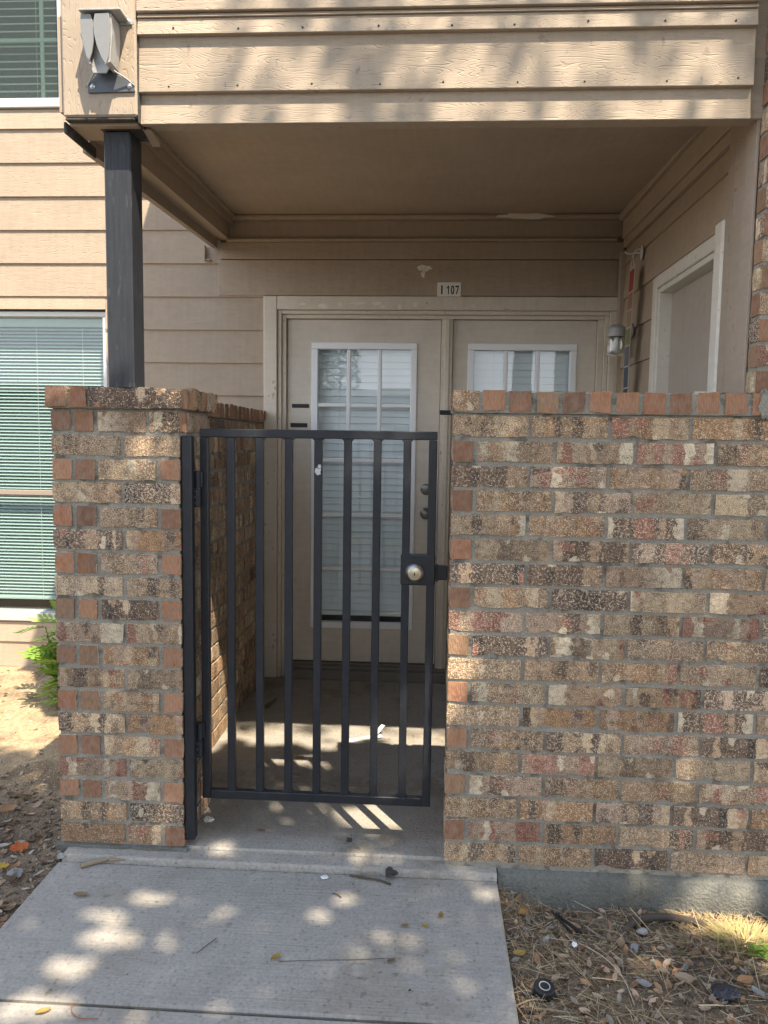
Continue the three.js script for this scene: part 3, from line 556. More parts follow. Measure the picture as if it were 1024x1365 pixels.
  for (const y of [1.150, 1.008]) { part(y > 1.1 ? 'deadbolt' : 'door_knob', y > 1.1 ? [lathe([[0, 0], [0.033, 0], [0.033, 0.006], [0.024, 0.014], [0, 0.016]], -0.088, y, zf, 'z', 24), box(-0.092, -0.084, y - 0.012, y + 0.012, zf + 0.014, zf + 0.024, 0.001)] : lathe([[0, 0], [0.034, 0], [0.034, 0.006], [0.016, 0.012], [0.013, 0.03], [0.026, 0.042], [0.028, 0.056], [0.018, 0.066], [0, 0.068]], -0.088, y, zf, 'z', 24), mat([0.26, 0.25, 0.23], { metalness: 0.9, roughness: 0.4 }), d1); }
  part('black_strip', box(-0.888, -0.787, 1.620, 1.642, zf, zf + 0.006, 0.002), mBlack, d1);
  part('black_strip', box(-0.896, -0.796, 1.506, 1.530, zf, zf + 0.006, 0.002), mBlack, d1);
  part('black_strip', box(-0.018, 0.052, 1.588, 1.614, ZW + 0.0125, ZW + 0.0185, 0.002), mBlack, B);
}
// chipped spots of old paint on the head casing and the frieze
function chip(x, y, z, w, h, seed, plane = 'z') {
  const s = new THREE.Shape(), n = 26;
  for (let i = 0; i <= n; i++) { const a = i / n * Math.PI * 2, r = 1 + 0.45 * pn(Math.cos(a) * 1.7 + seed, Math.sin(a) * 1.7 + seed * 3, 4096, 4096, 4); s[i ? 'lineTo' : 'moveTo'](Math.cos(a) * r * w / 2, Math.sin(a) * r * h / 2); }
  const g = new THREE.ExtrudeGeometry(s, { depth: 0.0012, bevelEnabled: false });
  if (plane === 'y') g.rotateX(Math.PI / 2);
  return uvs(g.translate(x, y, z));
}
const mChip = mat([1, 1, 1], { map: paintTex([0.78, 0.72, 0.60], 15, 0.3), bumpMap: noiseBump, bumpScale: 0.003, roughness: 0.9 });
part('peeled_patch', chip(0.44, 2.689, ZW + 0.0725, 0.35, 0.030, 5), mChip, B, { label: 'bare peeled streak on the soffit moulding' });
part('peeled_patch', [chip(-0.122, 2.414, ZW + 0.0166, 0.075, 0.036, 8), chip(-0.128, 2.385, ZW + 0.0166, 0.022, 0.036, 11)], mChip, B, { label: 'torn pale patch above the house number' });
for (const [x, w] of [[-0.82, 0.035], [-0.70, 0.05], [-0.60, 0.022], [-0.50, 0.09], [-0.39, 0.05], [-0.355, 0.03], [-0.26, 0.02], [-0.17, 0.025]]) part('peeled_patch', chip(x, 2.205 + rr(-0.01, 0.012), ZW + 0.033, w, rr(0.012, 0.03), x * 40 + 60), mChip, B);

// soffit, balcony floor and beams
{
  const slope = (x0, x1, y0f, y0b, h, zf, zb, m, name, turn = false) => { const g = prismX([[zf, y0f], [zf, y0f + h], [zb, y0b + h], [zb, y0b]], x0, x1, turn); return part(name, g, m, B); };
  slope(-1.255, 0.998, 2.64, 2.704, 0.02, -0.07, ZW + 0.02, mSoffit, 'soffit_panel');
  slope(-1.30, 1.0, 2.80, 2.82, 0.10, -0.08, ZW, mSiding, 'balcony_floor');
  // left edge of the porch roof: outer skirt, beam bottom, inner moulding
  slope(-1.345, -1.318, 2.455, 2.527, 0.42, -0.30, ZW + 0.02, mCorner, 'beam_skirt');
  slope(-1.317, -1.245, 2.500, 2.572, 0.30, -0.07, ZW + 0.02, mSoffit, 'beam');
  slope(-1.244, -1.222, 2.585, 2.655, 0.09, -0.07, ZW + 0.02, mSoffit, 'moulding');
  slope(-1.221, -1.200, 2.62, 2.690, 0.05, -0.07, ZW + 0.02, mSoffit, 'moulding');
  // fascia boards of the balcony, stepped like lap siding, each lip over the one below
  const ZF = -0.05, xs = [-1.036, 0.905];
  const fb = (y0, y1, t0, up) => part('fascia_board', prismX([[ZF + t0, y0 + 0.0015], [ZF + t0 - 0.001, y0], [ZF - 0.02, y0], [ZF - 0.02, y1 + up], [ZF + t0 - 0.009, y1 + up]], xs[0], xs[1]), mFascia, B);
  fb(2.452, 2.545, 0.000, 0.008); fb(2.547, 2.716, 0.012, 0.008); fb(2.719, 2.766, 0.022, 0.004); fb(2.772, 2.784, 0.020, 0.002); fb(2.788, 2.99, 0.026, 0.01); fb(2.992, 3.18, 0.026, 0.01); fb(3.182, 3.37, 0.026, 0.01); fb(3.372, 3.56, 0.026, 0.01); fb(3.562, 3.75, 0.026, 0.01); fb(3.752, 3.98, 0.026, 0);
  for (let k = 0; k < 9; k++) for (const [y, z] of [[2.735, ZF + 0.022], [2.565, ZF + 0.0125]]) part('nail', cyl(0.0035, 0.003, 0.002, -0.93 + k * 0.222 + rr(-0.02, 0.02), y + rr(-0.004, 0.004), z - 0.001, 'z', 8), mRot, B);
  part('balcony_rail', box(-1.345, 1.0, 3.982, 4.02, -0.20, 0.02, 0.006), mFascia, B);
  part('balcony_wall', box(-1.036, 1.0, 2.46, 3.98, -0.13, ZF - 0.021, 0.002), mFascia, B);
  for (let k = 0; k < 10; k++) part('balcony_wall', box(-1.345 + 0.004 * (k % 2), -1.30, 2.83 + k * 0.122, 2.95 + k * 0.122, ZW + 0.02, -0.20, 0.003), mSiding, B);
  // boxed corner column, rotten along its lower edge
  part('corner_box', [box(-1.287, -1.041, 2.470, 3.98, -0.20, -0.03, 0.006, true)], mFascia, B);
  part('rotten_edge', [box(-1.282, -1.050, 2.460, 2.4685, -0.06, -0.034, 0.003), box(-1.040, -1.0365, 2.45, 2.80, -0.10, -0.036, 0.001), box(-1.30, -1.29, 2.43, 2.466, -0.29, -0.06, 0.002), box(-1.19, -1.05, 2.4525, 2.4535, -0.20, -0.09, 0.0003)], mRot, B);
  part('box_bottom', [box(-1.282, -1.050, 2.4535, 2.4695, -0.192, -0.062, 0.003)], mSoffit, B);
  part('bracket_board', prismX([[-0.09, 2.4515], [-0.18, 2.4515], [-0.18, 2.428]], -1.045, -1.018), mSoffit, B);
  part('post', box(-1.184, -1.092, 1.60, 2.452, -0.205, -0.100, 0.005, true), mPost, B, { label: 'black painted wooden post' });
}
// staple and hook left at the back end of the skirt
part('bracket', [box(-1.395, -1.385, 2.455, 2.54, ZW + 0.012, ZW + 0.04, 0.002), box(-1.384, -1.355, 2.455, 2.462, ZW + 0.012, ZW + 0.04, 0.002)], mCorner, B);

// right side of the porch: siding, storage door, corner board, brick veneer
{
  const XS = 1.0;
  part('wall', box(1.016, 1.12, -0.1, 2.9, -2.02, -1.32, 0.001), mPorch, B); part('wall', box(1.016, 1.12, 2.21, 2.9, -1.319, -0.10, 0.001), mPorch, B); part('wall', box(1.016, 1.12, -0.1, 2.209, -0.42, -0.10, 0.001), mPorch, B);
  const sideLap = (z0, z1, y0, y1) => { const g = prismX([[-0.013, y0 + 0.001], [-0.0125, y0], [0.015, y0], [0.015, y1 + 0.012], [-0.001, y1 + 0.012]], -z1, -z0); g.rotateY(Math.PI / 2); return part('siding_board', g.translate(XS, 0, 0), mPorch, B); };
  for (let k = -9; k < 4; k++) { const y0 = Y0 - 0.02 + k * ROW, y1 = y0 + ROW; if (y1 < 0.1) continue; if (y0 < 2.2 && y1 < 2.25) { sideLap(-1.98, -1.325, Math.max(y0, 0.01), y1); } else sideLap(-1.98, -0.28, y0, y1); }
  part('siding_board', box(XS - 0.012, XS + 0.015, 2.225, 2.232, -1.33, -0.29, 0.001), mPorch, B);
  sideLap(-1.98, -0.28, 2.422, 2.50);
  part('frieze_board', box(XS - 0.022, XS + 0.015, 2.514, 2.56, -1.93, -0.28, 0.003), mPorch, B);
  part('frieze_board', box(XS - 0.030, XS + 0.015, 2.562, 2.66, -1.93, -0.28, 0.003), mSoffit, B);
  part('moulding', box(XS - 0.052, XS - 0.005, 2.66, 2.70, -1.93, -0.08, 0.006), mSoffit, B);
  part('corner_trim', box(0.966, 0.9985, -0.01, 2.50, ZW + 0.036, ZW + 0.075, 0.003, true), mPorch, B);
  // storage door and its casing
  const dz0 = -1.235, dz1 = -0.49;
  part('closet_casing', [box(XS - 0.020, XS + 0.03, 0.0, 2.222, -1.322, -1.262, 0.004, true), box(XS - 0.010, XS + 0.07, 0.0, 2.165, -1.261, -1.236, 0.003, true)], mTrimWhite, B);
  part('closet_casing', [box(XS - 0.020, XS + 0.03, 2.168, 2.224, -1.2615, -0.472, 0.004), box(XS - 0.010, XS + 0.07, 2.142, 2.167, -1.2355, -0.4905, 0.003)], mTrimWhite, B);
  part('closet_casing', [box(XS - 0.040, XS + 0.03, 0.0, 2.246, -0.471, -0.392, 0.008, true), box(XS - 0.012, XS + 0.07, 0.0, 2.166, -0.490, -0.4715, 0.003, true)], mTrimWhite, B);
  const cd = part('closet_door', box(XS + 0.048, XS + 0.088, 0.06, 2.136, dz0, dz1, 0.002), mClosetDoor, B);
  part('door_knob', lathe([[0, 0], [0.03, 0], [0.012, 0.012], [0.012, 0.03], [0.026, 0.045], [0.02, 0.06], [0, 0.062]], 0, 0, 0, 'x', 20).rotateY(Math.PI).translate(XS + 0.048, 0.98, -1.17), mSteel, cd);
  part('hinge', [1.85, 1.08, 0.3].map((y) => cyl(0.007, 0.007, 0.09, XS + 0.044, y, dz1 - 0.004, 'y', 10)), mSteel, cd);
  part('corner_trim', box(0.968, 1.016, -0.01, 2.66, -0.391, -0.290, 0.003, true), mCorner, B);
  part('corner_trim', box(0.952, 1.0, -0.01, 3.0, -0.289, -0.078, 0.004, true), mCorner, B);
  part('corner_trim', box(0.940, 0.9515, 1.60, 3.2, -0.165, -0.080, 0.002, true), mCorner, B);
  // caulk line, then the brick veneer
  part('caulk', tube([[0.9445, 1.60, -0.0765], [0.9465, 1.9, -0.078], [0.944, 2.2, -0.0755], [0.9462, 2.5, -0.078], [0.945, 2.9, -0.0765]], 0.0035, 40, 6), mCorner, B);
  part('brick_backing', box(0.9555, 2.24, 1.61, 5.5, -0.30, -0.0785, 0.001), mMortar, B);
  part('brick_backing', box(0.9515, 2.24, 1.606, 5.5, -0.078, -0.006, 0.001), mMortar, B);
  for (let r = 20; r < 46; r++) {
    const y = (r - 1) * CO + 0.075, xw = 0.945;
    const put = (g) => { };
    if (r % 2 === 0) { brickZ(B, xw + BD / 2, y, 0.001, 0.074); for (let k = 0; k < 4; k++) brickX(B, xw + 0.081 + k * 0.254, y, 0.001, BL); }
    else for (let k = 0; k < 4; k++) brickX(B, xw + k * 0.254, y, 0.001, BL);
  }
  part('mortar_bed', uvs(chip(0, 0, 0, 0.06, 0.10, 21).scale(1, 1, 14).translate(0.985, 1.567, -0.004)), mMortar, B);
}
part('roof', box(-5.3, 2.4, 5.5, 5.66, -3.2, -1.55, 0.01), mSoffit, B);

// ───────────────────────── gate post and gate ─────────────────────────
const ZG = -0.112;
{
  const P = thing('gate_post', 'black steel gate post fixed to the side of the brick pier', 'post', [-0.889, 0, -0.05]);
  part('post_tube', box(-0.9080, -0.8735, 0.022, 1.442, -0.068, -0.032, 0.003, true), mGate, P);
  for (const y of [1.262, 0.372]) {
    part('hinge_knuckle', [cyl(0.0115, 0.0115, 0.062, -0.8685, y - 0.033, -0.082, 'y', 14), box(-0.884, -0.866, y - 0.062, y - 0.004, -0.081, -0.067, 0.002)], mGate, P);
    part('weld', [0, 1, 2].map((k) => { const g = new THREE.IcosahedronGeometry(0.006 + 0.002 * (k % 2), 1); return g.translate(-0.8725, y - 0.05 + k * 0.02, -0.062).toNonIndexed(); }), mGate, P);
  }
  const G = thing('metal_gate', 'black steel bar gate with a brass lock between brick pier and wall', 'gate', [-0.456, 0, ZG]);
  const y0 = 0.146, y1 = 1.467, H = 0.0135;
  const bar = (name, xa, xb, ya, yb, m = mGate) => part(name, box(xa, xb, ya, yb, ZG - H, ZG + H, 0.0025, yb - ya > xb - xa), m, G);
  bar('top_rail', -0.865, -0.048, y1 - 0.029, y1);
  bar('bottom_rail', -0.836, -0.077, y0, y0 + 0.031);
  bar('stile', -0.865, -0.8365, y0, y1 - 0.0295); bar('stile', -0.0765, -0.048, y0, y1 - 0.0295);
  for (let k = 0; k < 7; k++) {
    const x = -0.7595 + k * 0.1017;
    const b = part('bar', box(x - 0.0132, x + 0.0132, y0 + 0.0313, y1 - 0.0293, ZG - 0.0125, ZG + 0.0125, 0.0022, true), mGate, G);
    // weld fillets where the bar meets the rails
    part('weld', [[-1, y1 - 0.0293], [1, y1 - 0.0293], [-1, y0 + 0.0313], [1, y0 + 0.0313]].map(([s, y]) => { const d = y > 1 ? -1 : 1, a = x + s * 0.013, t = [], z = ZG + 0.0118, zb = ZG - 0.0118, A = [a, y], Bq = [a + s * 0.007, y], C = [a, y + d * 0.007]; const f = s * d > 0; const tri = (p, q, r) => t.push(...p, ...q, ...r); for (const zz of [z, zb]) { const k2 = (zz === z) === f; tri([...A, zz], k2 ? [...Bq, zz] : [...C, zz], k2 ? [...C, zz] : [...Bq, zz]); } tri([...Bq, z], [...Bq, zb], [...C, zb]); tri([...Bq, z], [...C, zb], [...C, z]); return uvs(soup(t)); }), mGate, b);
  }
  for (const y of [1.262, 0.372]) part('hinge_knuckle', [cyl(0.0115, 0.0115, 0.060, -0.8685, y + 0.0305, -0.082, 'y', 14), box(-0.868, -0.852, y + 0.004, y + 0.058, -0.0975, -0.082, 0.002)], mGate, G);
  // lock box with its plate, cylinder and latch
  part('lock_box', box(-0.166, -0.0465, 0.940, 1.046, ZG - 0.022, ZG + 0.0155, 0.004), mGate, G);
  const cy = part('lock_cylinder', lathe([[0.0, 0.010], [0.034, 0.0], [0.0335, 0.006], [0.030, 0.012], [0.0215, 0.022], [0.0205, 0.022], [0, 0.0215]], -0.117, 0.984, ZG + 0.0155, 'z', 36), mSteel, G);
  part('key_plug', [lathe([[0, 0.0], [0.0225, 0.0], [0.0225, 0.0025], [0.0205, 0.0032], [0.0135, 0.0032], [0.0125, 0.0048], [0, 0.0050]], -0.117, 0.984, ZG + 0.0372, 'z', 30)], mBrass, cy);
  part('keyhole', [box(-0.1182, -0.1158, 0.977, 0.990, ZG + 0.0418, ZG + 0.0430, 0.0003), cyl(0.0026, 0.0026, 0.0011, -0.117, 0.983, ZG + 0.0425, 'z', 12)], mDark, cy);
  part('latch_tongue', [box(-0.046, -0.005, 0.958, 1.008, ZG - 0.012, ZG + 0.005, 0.003), box(-0.0455, -0.037, 0.953, 1.013, ZG - 0.014, ZG + 0.0075, 0.002)], mBlack, G);
  const st = chip(-0.4542, 1.325, ZG + 0.0126, 0.019, 0.030, 31); part('sticker_scrap', [st, chip(-0.449, 1.343, ZG + 0.0126, 0.012, 0.014, 37)], mat([0.50, 0.50, 0.50], { roughness: 0.7 }), G);
}

// ───────────────────────── things fixed to the building ─────────────────────────
{ // house number
  const w = 0.1355, h = 0.082, x = 0.021, y = 2.297, z = ZW + 0.0185;
  const N = thing('number_plate', 'white plate reading I 107 above the door frame', 'house number', [x, y, z]);
  const cv = document.createElement('canvas'); cv.width = 512; cv.height = 310; const c = cv.getContext('2d');
  c.fillStyle = '#e6e2d6'; c.fillRect(0, 0, 512, 310); c.fillStyle = '#16161a'; c.textBaseline = 'alphabetic';
  const put = (s, px, sx) => { c.save(); c.translate(px, 258); c.scale(sx, 1); c.font = 'bold 262px sans-serif'; c.textAlign = 'center'; c.fillText(s, 0, 0); c.restore(); };
  c.fillRect(80, 62, 34, 198); put('1', 236, 0.58); put('0', 334, 0.60); put('7', 434, 0.60);
  const t = new THREE.CanvasTexture(cv); t.colorSpace = THREE.SRGBColorSpace;
  part('plate', box(x - w / 2, x + w / 2, y - h / 2, y + h / 2, z - 0.002, z + 0.003, 0.001), mat([0.74, 0.72, 0.66], { roughness: 0.6 }), N);
  part('lettering', new THREE.PlaneGeometry(w - 0.004, h - 0.004).translate(x, y, z + 0.0034), mat([1, 1, 1], { map: t, roughness: 0.6 }), N);
  part('screw', [[-1, 0], [1, 0]].map(([s]) => cyl(0.0022, 0.002, 0.0015, x + s * 0.062, y + 0.034, z + 0.004, 'z', 10)), mSteel, N);
}
{ // jelly jar wall lamp beside the doors
  const x = 0.905, z = -1.69, y = 1.985;
  const L = thing('wall_lamp', 'small jelly jar wall lamp with a metal cap beside the door frame', 'lamp', [x, y, z]);
  part('wall_mount', [lathe([[0, 0], [0.038, 0], [0.036, 0.010], [0.024, 0.020], [0, 0.021]], 0, 0, 0, 'x', 28).rotateY(Math.PI).translate(0.987, y + 0.045, z), tube([[0.975, y + 0.045, z], [0.945, y + 0.048, z], [0.922, y + 0.062, z], [x, y + 0.066, z]], 0.013, 16, 10)], mGalv, L);
  part('cap', lathe([[0, 0.078], [0.022, 0.076], [0.040, 0.066], [0.048, 0.050], [0.049, 0.014], [0.046, 0.012], [0.044, 0.016], [0.0, 0.018]], x, y, z, 'y', 32), mGalv, L);
  part('jar', lathe([[0.043, 0.012], [0.0465, 0.004], [0.0455, -0.004], [0.0475, -0.014], [0.0475, -0.052], [0.0455, -0.056], [0.0475, -0.062], [0.046, -0.074], [0.038, -0.086], [0.0, -0.090], [0.0, -0.086], [0.036, -0.082], [0.043, -0.072], [0.0445, -0.020], [0.041, 0.010]], x, y, z, 'y', 32), mat([0.90, 0.93, 0.90], { physical: true, transmission: 1, thickness: 0.004, roughness: 0.06, ior: 1.48 }), L);
  part('bulb', [lathe([[0, -0.052], [0.007, -0.050], [0.009, -0.040], [0.009, 0.0], [0.014, 0.004], [0.014, 0.018], [0, 0.018]], x, y, z, 'y', 14), tube([[x - 0.012, y - 0.045, z], [x - 0.012, y - 0.01, z], [x + 0.004, y, z + 0.008], [x + 0.012, y - 0.012, z], [x + 0.012, y - 0.045, z]], 0.0055, 20, 8)], mat([0.82, 0.80, 0.74], { roughness: 0.4 }), L);
}
{ // white hook and the long banner that hangs from it
  const z = -1.562, H = thing('wall_hook', 'white metal hook on the side siding holding the banner', 'hook', [0.985, 2.40, z]);
  part('back_plate', lathe([[0, 0], [0.024, 0], [0.022, 0.004], [0, 0.005]], 0, 0, 0, 'x', 20).scale(1, 1.6, 1).rotateY(Math.PI).translate(0.986, 2.405, z), mWhite, H);
  part('arm', [tube([[0.984, 2.40, z], [0.955, 2.402, z], [0.925, 2.398, z], [0.905, 2.402, z], [0.90, 2.41, z]], 0.004, 24, 7), tube([[0.984, 2.418, z], [0.962, 2.42, z + 0.002], [0.945, 2.402, z]], 0.0035, 18, 7)], mWhite, H);
  const N = thing('hanging_banner', 'long narrow banner with coloured blocks hanging from the white hook', 'banner', [0.94, 2.3, z]);
  part('string', [tube([[0.941, 2.398, z], [0.940, 2.36, z + 0.018], [0.940, 2.334, z + 0.034]], 0.0014, 10, 5), tube([[0.941, 2.398, z], [0.940, 2.36, z - 0.02], [0.940, 2.334, z - 0.036]], 0.0014, 10, 5)], mCord, N);
  const xAt = (y) => 0.940 - 0.010 * Math.sin((2.33 - y) * 3.2), zs = z + 0.004;
  const strip = (name, ya, yb, za, zb2, dx, m) => { const t = [], n = 10; for (let k = 0; k < n; k++) { const a = mix(ya, yb, k / n), b = mix(ya, yb, (k + 1) / n), A = xAt(a) + dx, Bx = xAt(b) + dx; t.push(A, a, za, Bx, b, za, Bx, b, zb2, A, a, za, Bx, b, zb2, A, a, zb2); t.push(A + 0.0009, a, za, Bx + 0.0009, b, zb2, Bx + 0.0009, b, za, A + 0.0009, a, za, A + 0.0009, a, zb2, Bx + 0.0009, b, zb2); } return part(name, uvs(soup(t)), m, N); };
  strip('paper', 2.335, 1.42, zs - 0.052, zs + 0.052, 0, mat([0.50, 0.46, 0.40], { roughness: 0.8 }));
  const cs = [[0.42, 0.06, 0.06], [0.42, 0.20, 0.13], [0.44, 0.30, 0.19], [0.30, 0.28, 0.10], [0.16, 0.18, 0.20], [0.10, 0.12, 0.17], [0.09, 0.08, 0.09], [0.2, 0.1, 0.08]];
  const ys = [2.325, 2.21, 2.12, 2.03, 1.94, 1.835, 1.725, 1.62, 1.5];
  cs.forEach((c0, i) => { const c = c0.map((v) => v * 0.75); strip('printed_block', ys[i] - 0.008, ys[i + 1], zs - 0.042, zs + 0.042, -0.0012, mat(c, { roughness: 0.8 })); });
}
{ // grey satellite dish bracket left on the corner box
  const z = -0.03, K = thing('dish_bracket', 'grey metal mounting bracket screwed to the corner box of the balcony', 'bracket', [-1.128, 2.57, z]);
  const S = 0.00246, X = (p) => -1.203 + (p - 115) * S, Y = (p) => 2.759 - (p - 30) * 0.00232;   // a plan in 2.5 mm steps
  const plate = (pts, z0, d, bev, holes = [], curve = true) => { const v = pts.map(([a, b]) => new THREE.Vector2(X(a), Y(b))), s = new THREE.Shape(curve ? new THREE.SplineCurve([...v, v[0]]).getPoints(60) : v); for (const [hx, hy, hr] of holes) { const h = new THREE.Path(); h.absarc(X(hx), Y(hy), hr, 0, 6.283, true); s.holes.push(h); } return uvs(new THREE.ExtrudeGeometry(s, { depth: d, bevelEnabled: true, bevelSize: bev, bevelThickness: bev, bevelSegments: 2, curveSegments: 12 }).translate(0, 0, z0)); };
  const lg = mat([0.27, 0.27, 0.262], { metalness: 0.3, roughness: 0.45, bumpMap: noiseBump, bumpScale: 0.0006 }), dg = mat([0.10, 0.11, 0.125], { metalness: 0.25, roughness: 0.5, bumpMap: noiseBump, bumpScale: 0.0006 });
  part('top_flange', [box(X(115), X(177), Y(35), Y(29), z, z + 0.006, 0.002), box(X(119), X(173), Y(32), Y(29.5), z + 0.0065, z + 0.080, 0.0012)], mGalv, K);
  part('base_plate', plate([[117, 124], [117, 113], [129, 101], [133, 95], [150, 95], [156, 101], [177, 111], [179, 123]], z + 0.002, 0.004, 0.001, [], false), dg, K);
  part('neck_plate', plate([[133, 40], [143, 40], [147, 70], [153, 98], [148, 106], [132, 106], [129, 98], [134, 70]], z + 0.044, 0.004, 0.001, [[138, 92, 0.0035], [139, 85, 0.002]], false), mGalv, K);
  part('cheek', plate([[120.5, 35], [133, 35], [135, 42], [136.3, 55], [136, 70], [133.5, 84], [130.5, 93], [127.5, 89], [123.8, 74], [121, 57], [120, 46]], z + 0.064, 0.004, 0.0015, [[126, 45, 0.0032], [124.5, 55, 0.002], [128, 76, 0.0028]], false), lg, K);
  part('cheek', plate([[140, 36], [157.5, 35], [158.5, 50], [158, 72], [156, 90], [153, 100], [147.5, 91], [142, 76], [138.6, 61], [138, 47]], z + 0.070, 0.004, 0.0015, [[147, 45, 0.0032], [143.5, 57, 0.002], [147.5, 76, 0.0028], [141, 50, 0.003]], false), lg, K);
  for (const q of [[[119.5, 58], [124, 76], [130, 93], [131, 99], [124, 107], [117, 114]], [[138, 60], [142, 77], [149, 92], [157, 101], [168, 107], [178.5, 115]]]) part('rim', tube(q.map(([a, b], i) => [X(a), Y(b), z + 0.068 - i * 0.012]), 0.0026, 24, 6), mGalv, K);
  part('web', [plate([[120, 36], [122.5, 36], [125, 74], [131, 97], [129, 97], [121.5, 74]], z + 0.006, 0.058, 0.0004, [], false), plate([[155.5, 36], [160, 35], [161, 60], [158, 96], [152, 99], [156.5, 70]], z + 0.006, 0.064, 0.0004, [], false)], mGalv, K);
  part('bolt', [[123, 116], [173, 116], [119, 32], [172, 31]].map(([a, b]) => lathe([[0, 0], [0.0085, 0], [0.0085, 0.002], [0.0055, 0.0025], [0.005, 0.006], [0, 0.0065]], X(a), Y(b), z + 0.006, 'z', 12)), mat([0.6, 0.6, 0.58], { metalness: 0.7, roughness: 0.4 }), K);
}

// ───────────────────────── litter, leaves and small things ─────────────────────────
// instanced stuff: one object of many small pieces lying on the ground
function stuff(name, label, category, geo, m, items, parent = scene) {
  const o = new THREE.InstancedMesh(geo, m, items.length), q = new THREE.Quaternion(), e = new THREE.Euler(), M = new THREE.Matrix4(), c = new THREE.Color();
  items.forEach((it, i) => { e.set(...it.r); q.setFromEuler(e); M.compose(new THREE.Vector3(...it.p), q, new THREE.Vector3(...it.s)); o.setMatrixAt(i, M); o.setColorAt(i, c.setRGB(...it.c)); });
  o.name = numbered(name); o.castShadow = o.receiveShadow = true; o.userData = parent === scene ? { kind: 'stuff', label, category } : { kind: 'stuff' };
  parent.add(o); return o;
}
const mStuff = mat([1, 1, 1], { roughness: 0.9 });
// a curled dry leaf about 1 long, flat in x-z
function leafG(curl = 0.25, w = 0.42, n = 5, lobes = 0) {
  const t = [], P = (i, s) => { const u = i / n, wd = w * Math.pow(Math.sin(Math.PI * Math.min(0.98, 0.04 + 0.93 * u)), 0.75) * (1 + lobes * 0.35 * Math.sin(u * 16)) * 0.5; return [u - 0.5, curl * (Math.pow(u - 0.5, 2) * 1.2 + Math.abs(s) * 0.35 * (0.5 + 0.5 * Math.sin(u * 5))), s * wd]; };
  for (let i = 0; i < n; i++) for (const s of [-1, 1]) { const a = P(i, 0), b = P(i + 1, 0), c = P(i + 1, s), d = P(i, s); if (s > 0) t.push(...a, ...d, ...c, ...a, ...c, ...b); else t.push(...a, ...c, ...d, ...a, ...b, ...c); }
  return uvs(soup(t));
}
const straw = (() => { const t = []; const n = 4; for (let i = 0; i < n; i++) { const u = i / n - 0.5, v = (i + 1) / n - 0.5, f = (q) => [q, 0.10 * Math.sin(q * 3.1), 0.16 * q * q], w = 0.012; const a = f(u), b = f(v); t.push(a[0], a[1], a[2] - w, a[0], a[1] + w, a[2] + w, b[0], b[1] + w, b[2] + w, a[0], a[1], a[2] - w, b[0], b[1] + w, b[2] + w, b[0], b[1], b[2] - w); } return uvs(soup(t)); })();
const chipG = (() => { const g = new THREE.IcosahedronGeometry(0.5, 0), p = g.attributes.position; for (let i = 0; i < p.count; i++) p.setXYZ(i, p.getX(i), p.getY(i) * 0.35, p.getZ(i) * 0.6); g.computeVertexNormals(); return uvs(g); })();
